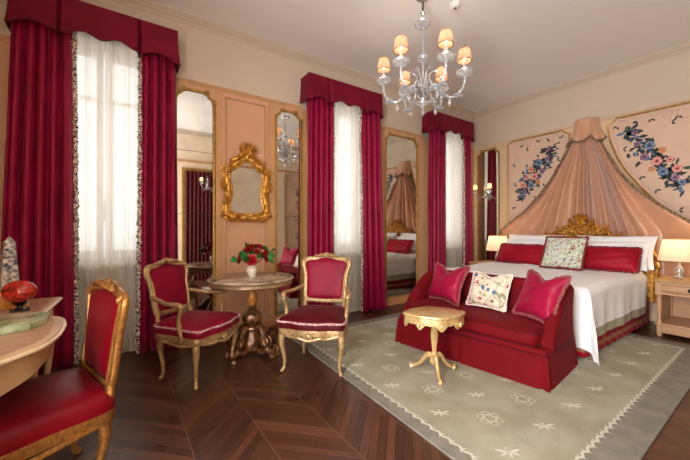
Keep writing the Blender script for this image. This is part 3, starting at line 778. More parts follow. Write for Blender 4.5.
# ---------------------------------------------------------------- pillows
def pillow(name,w,h,th,mats,label,cat,loc,rot,fringe=None,fr=.012,chop=0,group=None,seed=0,pinch=.06,fsides=(0,1,2,3)):
    """lies in local xz plane standing on its lower edge; thickness along y"""
    rnd=random.Random(seed); m=MB(); N=29
    def prof(u,v):
        a=max(0,1-abs(u)**2.6); b=max(0,1-abs(v)**2.6); return (a*b)**.45
    def pos(u,v,side):
        x=u*w/2*(1-pinch*(1-v*v)); z=v*h/2*(1-pinch*(1-u*u)); 
        if chop: z-=chop*h*math.exp(-(u/.38)**2)*max(0,(v+.3)/1.3)**2 
        wr=.004*math.sin(u*7+v*3+seed)+.003*math.sin(v*11-u*5)
        dent=chop*1.2*math.exp(-(u/.22)**2)*max(0,v)*.4
        return (x,side*(th/2*prof(u,v)*(1-dent)+ (wr if prof(u,v)>.1 else 0)),z+h/2)
    for side in (-1,1):
        m.grid(N,N,lambda u,v:pos(2*u-1,(2*v-1),side))
        if side==1:
            n=N*N; k=(N-1)*(N-1); m.f[-k:]=[tuple(reversed(f)) for f in m.f[-k:]]
    o=m.build(name,mats,None,loc,rot,sharp=70); tag(o,label,cat,group)
    if fringe:
        f=MB(); K=34; pts=[]
        for sd in fsides:
            for k in range(K):
                q=2*k/K-1; uv=[(q,-1),(1,q),(-q,1),(-1,-q)][sd]; p=pos(uv[0],uv[1],0)
                nn=[(0,-1),(1,0),(0,1),(-1,0)][sd]
                pts.append((p[0]+nn[0]*fr*.9+rnd.uniform(-.15,.15)*fr,rnd.uniform(-.2,.2)*fr,p[2]+nn[1]*fr*.9))
        if len(fsides)==4: f.tube(pts,[rnd.uniform(.6,1.25)*fr for _ in pts],6,True)
        else: f.tube(pts,[rnd.uniform(.6,1.25)*fr for _ in pts],6)
        f.build('fringe',fringe,o,sharp=40)
    return o
# white sleeping pillows: face -x. local x -> world -y/+y, local -y -> world -x : rotate z by -90
TB=.735
def rx(t): return (t,0,-PI/2)
for i,(y,lb) in enumerate(((-1.36,'white pillow against the headboard, left side of the bed'),(-2.39,'white pillow against the headboard, right side of the bed'))):
    pillow('pillow',.90,.46,.18,M['white'],lb,'pillow',(-.50,y,TB),(-.40,0,-PI/2),group='white bed pillows',seed=i)
for i,(y,lb) in enumerate(((-1.37,'white pillow lying in front of the back left pillow behind the red bolster'),(-2.40,'white pillow lying in front of the back right pillow behind the red bolster'))):
    pillow('pillow',.84,.40,.16,M['white'],lb,'pillow',(-.70,y,TB),(-.52,0,-PI/2),group='white bed pillows',seed=i+4)
pillow('cushion',.74,.30,.16,M['cushred'],'long red cushion with gold and wine fringe on the left side of the bed','cushion',(-.90,-1.38,TB),(-.52,0,-PI/2-.03),M['redlip'],.014,group='red bed cushions',seed=2,pinch=.02)
pillow('cushion',.74,.31,.16,M['cushred'],'long red cushion with gold and wine fringe on the right side of the bed','cushion',(-.90,-2.40,TB),(-.52,0,-PI/2+.03),M['redlip'],.014,group='red bed cushions',seed=3,pinch=.02)
pillow('cushion',.48,.45,.14,M['floralB'],'pale floral square cushion with wine fringe in the middle of the bed','cushion',(-1.12,-2.03,TB),(-.50,0,-PI/2+.02),M['redlip'],.014,seed=4,pinch=.03)
# ================================================================ sofa
sang=math.radians(0)
P0=Vector((-3.47,-1.37)); P1=Vector((-3.30,-2.82)); 
mid=(P0+P1)/2; ang=math.atan2((P1-P0).x,-(P1-P0).y)  # rotation so local -y goes P0->P1
W=(P1-P0).length; D=.74
t=empty('sofa',(mid.x,mid.y,RT),ang,'deep red velvet sofa with sloping arms and box-pleated skirt at the foot of the bed','sofa')
# local: x back (+), front x=0 ; y from +W/2 (left) to -W/2 (right)
hw=W/2
def skirtface(u,v):
    pts=[(D,hw),(0.0,hw),(0.0,-hw),(D,-hw),(D,hw)]; Ls=[D,W,D,W]; tot=sum(Ls); d=u*tot
    i=0
    while i<3 and d>Ls[i]: d-=Ls[i]; i+=1
    k=d/Ls[i]; x=pts[i][0]+(pts[i+1][0]-pts[i][0])*k; y=pts[i][1]+(pts[i+1][1]-pts[i][1])*k
    fl=.022*v; nx,ny=[(0,1),(-1,0),(0,-1),(1,0)][i]
    inset=0
    for ci in range(4):
        e=min(d,Ls[i]-d); 
    e=min(d,Ls[i]-d)
    pl=math.exp(-(e/.012)**2)*.0
    if i==1: pl+=math.exp(-((d-W/2)/.009)**2)*.035*v
    if i in (0,2): pass
    cor=.04*v*math.exp(-((e-.035)/.009)**2)
    cx=fl*(1 if i in(0,2) else 0)
    ex=nx*(fl-pl-cor); ey=ny*(fl-pl-cor)
    # corners flare both ways
    if e<.03:
        tx,ty=(pts[i+1][0]-pts[i][0])/Ls[i],(pts[i+1][1]-pts[i][1])/Ls[i]; sg=-1 if d<Ls[i]/2 else 1
        ex+=tx*sg*fl*(1-e/.03); ey+=ty*sg*fl*(1-e/.03)
    return (x+ex,y+ey,.255-(.255-.004)*v)
m=MB(); m.grid(321,8,skirtface); m.build('skirt',M['velvetred'],t,sharp=70)
m=MB()
m.prism(rrect(.0,D,-hw,hw,.05,4),.20,.30,b=.012); m.build('seat_base',M['velvetred'],t)
m=MB(); m.tube([(x,y,.256) for x,y in rrect(-.004,D+.004,-hw-.004,hw+.004,.05,4)],.006,6,True); m.build('skirt_piping',M['velvetdark'],t)
# shell: back wraps round, arms slope down to the front
def shell_path(s):   # s 0..1 : front-left -> back-left -> back-right -> front-right ; returns (x,y,height,outward normal)
    r=.10
    xs_=.10; L1=D-r-xs_; Lc=r*PI/2; L2=W-2*r-.1+.1-2*.05+.1*0
    yl=hw-.040; L2=2*(yl-r); tot=2*L1+2*Lc+L2; d=s*tot
    if d<L1: x,y,nx,ny=xs_+d,yl,0,1
    elif d<L1+Lc: a=(d-L1)/r; x,y,nx,ny=D-r-.0+r*math.sin(a)-.0,yl-r+r*math.cos(a),math.sin(a),math.cos(a)
    elif d<L1+Lc+L2: x,y,nx,ny=D,yl-r-(d-L1-Lc),1,0
    elif d<L1+2*Lc+L2: a=(d-L1-Lc-L2)/r; x,y,nx,ny=D-r+r*math.cos(a),-yl+r-r*math.sin(a),math.cos(a),-math.sin(a)
    else: x,y,nx,ny=D-r-(d-L1-2*Lc-L2),-yl,0,-1
    q=max(0,min(1,(x-xs_)/(D-.16)))
    hgt=.36+.39*(1-(1-q)**2.0)
    return x,y,hgt,nx,ny
def shellp(u,v):
    x,y,h,nx,ny=shell_path(u); th=.055
    x-=nx*.05;y-=ny*.0
    # cross-section loop v 0..1 : inner bottom -> inner top -> round -> outer bottom
    if v<.4: k=v/.4; o,z=-th-.01*math.sin(PI*k),.28+(h-.06-.28)*k
    elif v<.65:
        a=PI*(v-.4)/.25; o,z=-th*math.cos(a)+.0,h-.06+.06*math.sin(a)
    else: k=(v-.65)/.35; o,z=th*(1-.15*math.sin(PI*k)),h-.06+(.28-(h-.06))*k
    return (x+nx*o,y+ny*o,z)
m=MB(); m.grid(130,34,shellp)
for u in (0,1):
    P=[shellp(u,k/33) for k in range(34)]; m.add(P,[tuple(range(34)) if u else tuple(reversed(range(34)))])
m.build('backrest',M['velvetred'],t,sharp=50)
m=MB()
m.prism(rrect(-.02,D-.14,-hw+.075,hw-.075,.06,5),.30,.435,b=.05,steps=5); m.build('seat_cushion',M['velvetred'],t)
m=MB(); 
for zz in (.315,.42):
    m=MB(); m.tube([(x,y,zz) for x,y in rrect(-.022,D-.14,-hw+.073,hw-.073,.06,5)],.006,6,True); m.build('cushion_piping',M['velvetdark'],t)
def sofapos(lx,ly,z):
    c,s=math.cos(ang),math.sin(ang); return (mid.x+lx*c-ly*s,mid.y+lx*s+ly*c,z)
# cushions on the sofa
p=sofapos(.40,.44,.455); pillow('cushion',.50,.41,.16,M['silkred'],'raspberry silk cushion with fringe at the left end of the sofa','cushion',p,(-.38,0,-PI/2+ang-.28),M['pinkfringe'],.015,.17,seed=6,pinch=.17)
p=sofapos(.41,-.05,.468); pillow('cushion',.40,.36,.13,M['floralA'],'cream floral silk cushion in the middle of the sofa','cushion',p,(-.45,0,-PI/2+ang-.05),M['f_white'],.008,.12,seed=7,pinch=.07)
p=sofapos(.34,-.50,.462); pillow('cushion',.45,.42,.17,M['silkred'],'raspberry silk cushion with fringe at the right end of the sofa','cushion',p,(-.42,.0,-PI/2+ang-.55),M['pinkfringe'],.015,.14,seed=8,pinch=.14)
# ================================================================ chairs
def legpts(dx,dy,h):
    # cabriole leg, bulging along (dx,dy)
    K=[(h,0,.028),(h*.86,.020,.030),(h*.70,.022,.025),(h*.5,.008,.019),(h*.3,-.006,.017),(h*.13,-.004,.0145),(h*.05,.008,.016),(.012,.016,.019),(0.0,.016,.015)]
    C=crom([(dx*o,dy*o,z) for z,o,r in K],4); R=[r for z,o,r in K]
    return [tuple(p) for p in C],[interp(R,i/(len(C)-1)) for i in range(len(C))]
def armchair(loc,rz,label,gold,arms=True,seatm='velvetpink',backm='velvetpink',white=True,backh=.97,group='gilt armchairs with red velvet',name='armchair',tilt=.22,z0=.52,wide=1.0):
    t=empty(name,loc,rz,label,'chair',group)
    t.scale=(min(1,wide),wide,1); G=M[gold]; hF,hR=.27,.215; xf,xr=.25,-.215; SR=.385
    # legs
    for (x,y,d) in ((xf,hF,(.7,.7)),(xf,-hF,(.7,-.7)),(xr,hR,(-.9,.3)),(xr,-hR,(-.9,-.3))):
        m=MB(); P,R=legpts(d[0],d[1],.36); m.M=Matrix.Translation((x-.03*(1 if x>0 else -1),y-.02*(1 if y>0 else -1),0)); m.tube(P,R,10); 
        if x>0: m.ball((.012*d[0]+.0,.012*d[1],.33),(.03,.03,.035))
        m.build('leg',G,t)
    # seat rail (serpentine)
    def rail_out(o=0):
        P=[]
        pts=[(xr-.02,-hR-.01),(xr+.2,-hR-.045),(xf-.06,-hF-.02),(xf+.02,-hF-.0),(xf+.035,-hF*.6),(xf+.06,-.09),(xf+.065,0),(xf+.06,.09),(xf+.035,hF*.6),(xf+.02,hF),(xf-.06,hF+.02),(xr+.2,hR+.045),(xr-.02,hR+.01),(xr-.035,0)]
        return [(p[0]+o*(1 if p[0]>0 else -1)*.7,p[1]*(1+o/.27)) for p in pts]
    C=[(p[0],p[1]) for p in crom([(a,b,0) for a,b in rail_out()],5,True)]
    m=MB(); n=len(C)
    m.prism(C,.335,.40,b=.012)
    # scalloped apron at front & sides
    vs=[]
    m.build('seat_frame',G,t,sharp=50)
    m=MB(); F=crom([(xf+.02,-hF+.02,.345),(xf+.045,-hF*.55,.325),(xf+.07,-.10,.335),(xf+.075,0,.312),(xf+.07,.10,.335),(xf+.045,hF*.55,.325),(xf+.02,hF-.02,.345)],6)
    m.tube([tuple(p) for p in F],.013,7)
    for sy in (-1,1):
        F=crom([(xf-.03,sy*(hF+.004),.345),(.1,sy*(hF+.012),.325),(-.05,sy*(hR+.05),.335),(xr+.02,sy*(hR+.02),.345)],6); m.tube([tuple(p) for p in F],.012,7)
    m.ball((xf+.075,0,.345),(.018,.04,.028)); leafy_local=None
    m.build('apron_moulding',G,t)
    # cushion
    C2=[(p[0]*1.02+.005,p[1]*1.01) for p in C]
    m=MB(); rings=[]
    vs=[];prof=[(1.0,.395),(1.012,.42),(1.0,.447),(.96,.468),(.85,.485),(.6,.498),(.3,.503),(.05,.505)]
    if not white: prof=[(1.0,.395),(1.0,.415),(.985,.44),(.94,.462),(.82,.48),(.6,.492),(.3,.498),(.05,.50)]
    for s_,z in prof:
        for p in C2: vs.append((p[0]*s_,p[1]*s_,z))
    fs=[]
    for k in range(len(prof)-1):
        for i in range(n): j=(i+1)%n; fs.append((k*n+i,k*n+j,(k+1)*n+j,(k+1)*n+i))
    fs.append(tuple(reversed(range(n)))); fs.append(tuple(range((len(prof)-1)*n,len(prof)*n)))
    m.add(vs,fs); m.build('seat',M[seatm],t,sharp=80)
    if white:
        rnd=random.Random(3); m=MB(); pts=[(p[0]*1.015,p[1]*1.015,.452) for p in C2]
        pts=[tuple(q) for q in crom(pts,2,True)]
        m.tube(pts,[rnd.uniform(.007,.012) for _ in pts],6,True); m.build('fringe',M['whitefringe'],t)
    # back
    z1=backh; wb,wt=.195,.235
    def bx(z): return xr-.0-(z-.40)*tilt
    half=[(0,z0),(wb*.6,z0+.006),(wb,z0+.02),(wb+.012,z0+.12),(wb+.02,z0+.26),(wt+.004,z1-.10),(wt+.006,z1-.05),(wt-.04,z1-.022),(wt*.5,z1-.015),(wt*.25,z1+.002),(0,z1+.008)]
    B=[(y,z) for y,z in half]+[(-y,z) for y,z in reversed(half[1:-1])]
    Bc=crom([(bx(z)-.02*(1-(y/.25)**2),y,z) for y,z in B],5,True)
    m=MB(); m.tube([tuple(p) for p in Bc],.019,10,True,flat=1.0)
    m.tube([(p[0]+.014,p[1]*.93,(p[2]-.75)*.94+.75) for p in Bc],.010,8,True)
    m.build('back_frame',G,t)
    for sy in (-1,1):
        m=MB()
        m.tube([tuple(p) for p in crom([(xr+.005,sy*hR*.96,.36),(xr-.01,sy*hR*.93,.46),(bx(z0+.03)-.005,sy*(wb-.004),z0+.04)],5)],[.026,.02,.02],8)
        m.build('back_post',G,t)
    # crest carving
    m=MB(); m.M=Matrix.Translation((bx(z1)+.0,0,0))@Matrix.Rotation(PI/2,4,'Z')
    for s in (-1,1):
        leafy(m,0,z1+.012,(.15 if s>0 else PI-.15),.10,.04,-.015,-.5*s,.016); leafy(m,s*.07,z1+.005,(.2 if s>0 else PI-.2),.07,.03,-.015,-.6*s,.012)
        q_=MB(); q_.M=m.M.copy(); leafy(q_,s*.2,z1-.025,(-.2 if s>0 else PI+.2),.05,.035,-.012,-1.2*s,.012); q_.build('corner_leaf',G,t,sharp=60)
    m.ball((0,-.0,z1+.022),(.028,.022,.022)); m.build('crest',G,t,sharp=60)
    # pad
    def pad(u,v,side):
        a=2*u-1;b=2*v-1; z=z0+.028+(z1-z0-.05)*v; 
        ww=(wb+(wt-wb)*v)*.93; yy=a*ww
        pr=(max(0,1-abs(a)**4)*max(0,1-abs(b)**4))**.5
        z-= .012*(1-math.cos(a*PI/2))*(b>0)
        return (bx(z)-.02*(1-(yy/.25)**2)+side*(.004+(.026 if arms else .042)*pr),yy,z)
    m=MB(); m.grid(21,21,lambda u,v:pad(u,v,1)); m.grid(21,21,lambda u,v:pad(u,v,-1)); m.build('backrest',M[backm],t,sharp=80)
    if arms:
        for sy in (-1,1):
            m=MB()
            A=crom([(bx(.70)+.0,sy*.222,.675),(-.16,sy*.245,.66),(-.06,sy*.285,.65),(.05,sy*.305,.653),(.10,sy*.30,.645),(.118,sy*.295,.625)],6)
            m.tube([tuple(p) for p in A],[.019,.017,.018,.02,.023,.02],9)
            S=crom([(.105,sy*.298,.64),(.10,sy*.295,.60),(.075,sy*.285,.54),(.075,sy*.278,.47),(.095,sy*.272,.40),(.09,sy*.262,.36)],6)
            m.tube([tuple(p) for p in S],[.02,.016,.017,.02,.024,.024],9)
            m.build('armrest',G,t)
    return t
armchair((-5.43,-.90,0),math.radians(-51),'gilt armchair with raspberry velvet left of the round table','chairwood',wide=.94,backh=.95)
armchair((-4.46,-1.35,.007),math.radians(-135),'gilt armchair with raspberry back and dark velvet seat right of the round table','chairwood',seatm='velvetdark',backh=.96)
armchair((-6.295,-1.90,0),math.radians(197),'armless gilt desk chair with crimson silk seat facing the writing desk','chairgold',arms=False,seatm='seatred',backm='seatred',white=False,group=None,name='desk_chair',backh=.945,tilt=.12,z0=.47,wide=1.08)
# ================================================================ round table
t=empty('round_table',(-4.885,-.77,0),0,'round marble-topped pedestal table between the two armchairs','table'); t.scale=(.955,.955,1)
m=MB(); m.lathe([(0,.748),(.40,.748),(.43,.752),(.438,.76),(.432,.768),(.42,.772),(.0,.772)],64); m.build('tabletop',M['tabletop'],t,sharp=30)
m=MB(); m.lathe([(.36,.70),(.40,.70),(.418,.712),(.414,.735),(.405,.748),(.36,.748)],96,mod=lambda a,z:1+.006*math.sin(48*a)); m.build('apron_ring',M['ringwood'],t)
m=MB(); m.lathe([(.10,.70),(.06,.685),(.035,.67),(.04,.64),(.052,.60),(.056,.56),(.05,.52),(.036,.49)],28); m.build('turned_neck',M['amber'],t)
m=MB(); m.lathe([(.036,.489),(.05,.47),(.03,.455),(.055,.44),(.085,.41),(.098,.375),(.09,.335),(.06,.305),(.045,.29),(.07,.28),(.075,.26),(.06,.24),(.065,.2),(.09,.14),(.1,.09),(.08,.05)],28,mod=lambda a,z:1+.05*math.sin(7*a)*(z<.45))
m.build('pedestal',M['darkwood'],t)
for k in range(4):
    a=k*PI/2+.5; m=MB(); ca,sa=math.cos(a),math.sin(a)
    path=crom([(.05,.28),(.10,.27),(.15,.21),(.17,.13),(.22,.07),(.29,.05),(.335,.07),(.34,.11),(.31,.13),(.285,.11),(.295,.09)],6)
    m.tube([(p[0]*ca,p[0]*sa,p[1]) for p in path],[.02,.035,.042,.04,.036,.032,.028,.022,.018,.015,.01],9)
    m.ball((.27*ca,.27*sa,.022),(.035,.035,.022))
    for q in (-1,1):
        pa=crom([(.10,.06),(.15,.05),(.2,.09),(.23,.16),(.2,.2),(.17,.18)],5); b=a+q*.12
        m.tube([(p[0]*math.cos(b),p[0]*math.sin(b),p[1]) for p in pa],[.02,.024,.018,.014,.012,.008],7)
    m.build('scroll_foot',M['darkwood'],t)
# vase + roses
vx,vy=-4.895,-.80
t=empty('vase',(vx,vy,.772),0,'small pale bulbous vase holding red roses on the round table','vase')
m=MB(); m.lathe([(0,0),(.03,0),(.034,.006),(.028,.014),(.045,.04),(.055,.07),(.046,.098),(.03,.112),(.028,.12),(.036,.13),(.03,.128),(.024,.118),(.0,.11)],28,mod=lambda a,z:1+.02*math.sin(12*a)); m.build('vase_body',M['ceramic'],t)
def make_rose(seed):
    rnd=random.Random(seed); g=[]
    m=MB()
    for ring,(n,r,h,tilt) in enumerate(((3,.012,.034,.05),(4,.020,.034,.18),(5,.030,.032,.42),(6,.038,.028,.75))):
        for k in range(n):
            a0=2*PI*k/n+ring*.7+rnd.uniform(-.2,.2); wdt=2*PI/n*.95
            def pf(u,v):
                a=a0+(u-.5)*2*wdt; rr=r*(.35+.65*v**.6)*(1+tilt*.35*v*v); zz=h*v*(1-.25*(2*u-1)**2)-tilt*.012*v*v-ring*.002
                rr+=.004*max(0,v-.75)*4*tilt
                return (rr*math.cos(a),rr*math.sin(a),zz)
            m.grid(7,6,pf)
    m.ball((0,0,.016),(.013,.013,.018))
    return m
cols=[]
R0=[]
spots=[(-4.885,-.83,1.055,'topmost left rose, high on the bouquet'),(-5.00,-.79,.955,'outermost rose on the left side of the bouquet'),(-4.955,-.83,1.035,'red rose at the upper left of the bouquet'),(-4.93,-.89,.95,'low red rose at the front of the bouquet above the vase'),(-4.86,-.87,1.01,'red rose in the middle of the bouquet'),(-4.82,-.80,1.06,'red rose at the upper right of the bouquet'),(-4.80,-.88,.97,'red rose at the right side of the bouquet'),(-4.765,-.83,1.0,'outermost rose on the right side of the bouquet'),(-4.90,-.72,1.03,'red rose at the back of the bouquet')]
lab={0:'red rose standing highest at the centre of the bouquet'}
for i,(x,y,z,lb) in enumerate(spots):
    if i==0: x,y,z=-4.90,-.79,1.065
    d=Vector((x-vx,y-vy,z-.93)).normalized()
    t=empty('rose',(x,y,z),0,lab.get(i,lb+' in the vase'),'rose','red roses in the vase')
    rot=Vector((0,0,1)).rotation_difference(Vector((d.x*1.0,d.y,max(.35,d.z))).normalized())
    b=make_rose(i); b.v=[tuple(rot@(Vector(p)*1.12)) for p in b.v]; b.build('bloom',M['rose'],t,sharp=80)
    s=MB(); s.tube([tuple(q) for q in crom([(0,0,.004),(-(x-vx)*.35,-(y-vy)*.35,-(z-.90)*.5),(-(x-vx)*.92,-(y-vy)*.92,.885-z)],6)],.0035,5); s.build('stem',M['leaf'],t)
    l=MB(); rnd=random.Random(40+i)
    for k in range(3):
        a=rnd.uniform(0,2*PI) if k>1 else math.atan2(y-vy,x-vx)+rnd.uniform(-1,1); zz=rnd.uniform(-.035,.012); le=rnd.uniform(.06,.085); th_=rnd.choice((-1,1))*rnd.uniform(.5,1.2); ct,st_=math.cos(th_),math.sin(th_); up_=rnd.uniform(-.9,.5)
        def lf(u,v):
            w=.036*math.sin(PI*min(1,.05+.93*v))*(2*u-1); r=.03+le*v; z_=zz+.02*math.sin(2.2*v)-.02*v*v+abs(2*u-1)*.006
            return (r*math.cos(a)-w*ct*math.sin(a),r*math.sin(a)+w*ct*math.cos(a),z_+w*st_+(r-.03)*up_)
        l.grid(5,8,lf)
    l.build('leaves',M['leaf'],t,sharp=80)
# ================================================================ gilt side table
t=empty('side_table',(-3.765,-2.125,RT),math.radians(-32),'small pale gilt pedestal table standing on the rug before the sofa','table'); t.scale=(.9,.9,1)
def serp(r1,r2,k=1.0):
    return [(r1*math.cos(a)*(1+.06*math.cos(4*a)+.03*math.cos(8*a)),r2*math.sin(a)*(1+.05*math.cos(4*a)+.03*math.cos(8*a))) for a in [2*PI*i/96 for i in range(96)]]
m=MB(); m.prism(serp(.275,.21),.505,.53,b=.010); m.build('tabletop',M['palegold'],t,sharp=50)
m=MB(); S=serp(.262,.198); n=len(S); vs=[]
for z_,o in ((.505,1.0),(.47,1.01),(0,1.0),(0,.93),(.505,.93)):
    for i,(x,y) in enumerate(S):
        a=2*PI*i/96; zz=z_ if z_>0 else .44-.018*math.cos(8*a)-.010*math.cos(16*a)
        vs.append((x*o,y*o,zz))
fs=[]
for k in range(4):
    for i in range(n): j=(i+1)%n; fs.append((k*n+j,k*n+i,(k+1)*n+i,(k+1)*n+j))
m.add(vs,fs); m.build('apron',M['palegold'],t,sharp=50)
m=MB()
for q in range(8):
    m=MB(); a=q*PI/4+PI/8*0; x=.262*math.cos(a)*1.09;y=.198*math.sin(a)*1.08
    m.ball((x*.96,y*.96,.452),(.016,.016,.022)); 
    for s in (-1,1):
        b=a+s*.17; m.ball((.262*math.cos(b)*1.0,.198*math.sin(b)*1.0,.462),(.014,.014,.009))
    m.build('apron_rosette',M['palegold'],t)
m=MB(); m.lathe([(.09,.50),(.05,.47),(.03,.45),(.036,.43),(.024,.41),(.030,.38),(.036,.34),(.030,.28),(.022,.22),(.020,.19),(.034,.175),(.036,.16),(.026,.15),(.04,.13),(.045,.105),(.03,.08),(.012,.07)],20,mod=lambda a,z:1+.06*math.sin(6*a)); m.build('column',M['palegold'],t)
for k,a in enumerate((math.radians(-127+32),math.radians(110+32),math.radians(-12+32))):
    m=MB(); ca,sa=math.cos(a),math.sin(a)
    path=crom([(.02,.15),(.06,.155),(.10,.12),(.14,.07),(.20,.035),(.235,.03),(.25,.04)],6)
    m.tube([(p[0]*ca,p[0]*sa,p[1]) for p in path],[.024,.026,.02,.017,.017,.019,.012],9); m.ball((.23*ca,.23*sa,.02),(.026,.026,.02)); m.ball((.08*ca,.08*sa,.15),(.02,.02,.018))
    m.build('leg',M['palegold'],t)
# ================================================================ rug
t=MB(); A=(-4.36,-.50); B=(-4.53,-3.46); C=(-1.0,-3.40); Dd=(-1.0,-.48)
def inset(d): 
    cx,cy=-2.5,-2.0
    def mv(p,sx,sy): return (p[0]+sx*d,p[1]+sy*d)
    k=.62; return [(B[0]+d*k,B[1]+d*1.15),(C[0]-d,C[1]+d*1.15),(Dd[0]-d,Dd[1]-d),(A[0]+d*k,A[1]-d)]
Q=inset(0); t.prism([Q[0],Q[1],Q[2],Q[3]],0.001,RT,1)
def flatpoly(P,z,m_): t.plate([(x,y,z) for x,y in P],m_)
flatpoly(inset(.17),RT+.0006,0)
def ribbon(P,w,z,m_,closed=False,jag=0):
    n=len(P)
    for i in range(n-(0 if closed else 1)):
        a=P[i];b=P[(i+1)%n]; dx,dy=b[0]-a[0],b[1]-a[1]; l=math.hypot(dx,dy) or 1; nx,ny=-dy/l*w/2,dx/l*w/2
        t.plate([(a[0]-nx,a[1]-ny,z),(b[0]-nx,b[1]-ny,z),(b[0]+nx,b[1]+ny,z),(a[0]+nx,a[1]+ny,z)],m_)
ci=inset(.17)
for e in range(4):
    a,b=ci[e],ci[(e+1)%4]; L_=math.dist(a,b); n=int(L_/.075); ux,uy=(b[0]-a[0])/L_,(b[1]-a[1])/L_; nx,ny=-uy,ux
    P=[(a[0]+ux*L_*k/(n*4)+nx*.010*math.sin(k*PI/2),a[1]+uy*L_*k/(n*4)+ny*.010*math.sin(k*PI/2)) for k in range(n*4+1)]
    ribbon(P,.016,RT+.0012,2)
    for k in range(n):
        cx,cy=a[0]+ux*L_*(k+.5)/n,a[1]+uy*L_*(k+.5)/n
        for sg,ln in ((1,.03),(-1,.034)):
            t.plate([(cx-ux*.008,cy-uy*.008,RT+.0014),(cx+ux*.008,cy+uy*.008,RT+.0014),(cx+ux*.024+nx*ln*sg,cy+uy*.024+ny*ln*sg,RT+.0014)] if sg>0 else [(cx+ux*.008,cy+uy*.008,RT+.0014),(cx-ux*.008,cy-uy*.008,RT+.0014),(cx+ux*.024+nx*ln*sg,cy+uy*.024+ny*ln*sg,RT+.0014)],2)
def bee(cx,cy,a,s=1.0):
    def pt(x,y): return (cx+(x*math.cos(a)-y*math.sin(a))*s,cy+(x*math.sin(a)+y*math.cos(a))*s)
    def ell(x,y,rx_,ry_,th):
        flatpoly([pt(x+rx_*math.cos(q)*math.cos(th)-ry_*math.sin(q)*math.sin(th),y+rx_*math.cos(q)*math.sin(th)+ry_*math.sin(q)*math.cos(th)) for q in [2*PI*k/12 for k in range(12)]],RT+.0014,2)
    ell(0,0,.012,.05,0); ell(0,.045,.014,.014,0)
    for sg in (-1,1): ell(sg*.045,.02,.045,.013,sg*.35); ell(sg*.038,-.01,.034,.010,-sg*.45)
def ringflower(cx,cy,a,s=1.0):
    def pt(x,y): return (cx+(x*math.cos(a)-y*math.sin(a))*s,cy+(x*math.sin(a)+y*math.cos(a))*s)
    for k in range(6):
        b=2*PI*k/6; P=[pt(.062*math.cos(b)+.026*math.cos(q),.062*math.sin(b)+.026*math.sin(q)) for q in [2*PI*j/10 for j in range(10)]]; ribbon(P,.006,RT+.0014,2,True)
    P=[pt(.045*math.cos(q),.045*math.sin(q)) for q in [2*PI*j/14 for j in range(14)]]; ribbon(P,.006,RT+.0013,2,True)
# lattice measured on the rug: flower <-> bee alternate
e1=Vector((.21,-.25)); 
for i in range(-9,13):
    for j in range(-9,13):
        x=-3.99+.42*i*1.0; y=-2.30-.47*j
        for k,(ox,oy) in enumerate(((0,0),(.20,-.25))):
            px,py=x+ox,y+oy
            if -4.22<px<-1.25 and -3.22<py<-.68:
                (ringflower if k==0 else bee)(px,py,.0 if k==0 else -.6,.9 if k==0 else .78)
o=t.build('rug',[M['rug'],M['rugborder'],M['rugwhite']],sharp=30); tag(o,'sage green wool rug with ivory bees and flowers under the bed and sofa','rug')
# ================================================================ nightstands + lamps
def nightstand(y,label,seed):
    t=empty('nightstand',(-.50,y,0),0,label,'nightstand','nightstands beside the bed')
    x0,x1,w=-.30,.30,.29
    m=MB(); m.prism(rrect(x0-.025,x1,-w-.02,w+.02,.02,3),.635,.665,b=.010); m.build('top',M['nighttop'],t)
    m=MB(); m.box(x0,x1-.01,-w,w,.49,.635); m.box(x0+.02,x1-.02,-w+.02,w-.02,.04,.13,b=.005); m.box(x1-.03,x1-.01,-w+.02,w-.02,.13,.49); m.box(x0+.06,x1-.03,-w+.02,-w+.035,.13,.49); m.box(x0+.06,x1-.03,w-.035,w-.02,.13,.49)
    m.box(x0-.005,x1-.01,-w-.005,w+.005,.132,.155,b=.006); m.build('body',M['night'],t)
    for sx in (x0+.03,x1-.04):
        for sy in (-1,1):
            l=MB(); l.M=Matrix.Translation((sx,sy*(w-.03),0)); l.lathe([(.022,.0),(.026,.03),(.03,.06),(.024,.16),(.018,.2),(.02,.3),(.026,.42),(.02,.45),(.03,.49)],12); l.build('leg',M['night'],t)
    d=MB(); d.box(x0-.012,x0-.001,-w+.05,w-.05,.515,.615,b=.004); dd=d.build('drawer',M['night'],t)
    d=MB(); ring_=[(x0-.016,-w+.062,.527),(x0-.016,w-.062,.527),(x0-.016,w-.062,.603),(x0-.016,-w+.062,.603)]; d.tube(ring_,.004,5,True); d.build('drawer_moulding',M['goldline'],dd)
    d=MB(); d.M=Matrix.Translation((x0-.012,0,.565))@Matrix.Rotation(-PI/2,4,'Y'); d.lathe([(.02,0),(.022,.004),(.008,.008),(.008,.016),(.016,.022),(.014,.032),(0,.035)],14); d.build('knob',M['black'],dd)
    return t
nightstand(-3.20,'peach lacquered nightstand with one drawer at the right of the bed',1)
n2=nightstand(-.66,'peach lacquered nightstand at the left of the bed below the mirror',2); n2.scale=(1,.74,1)
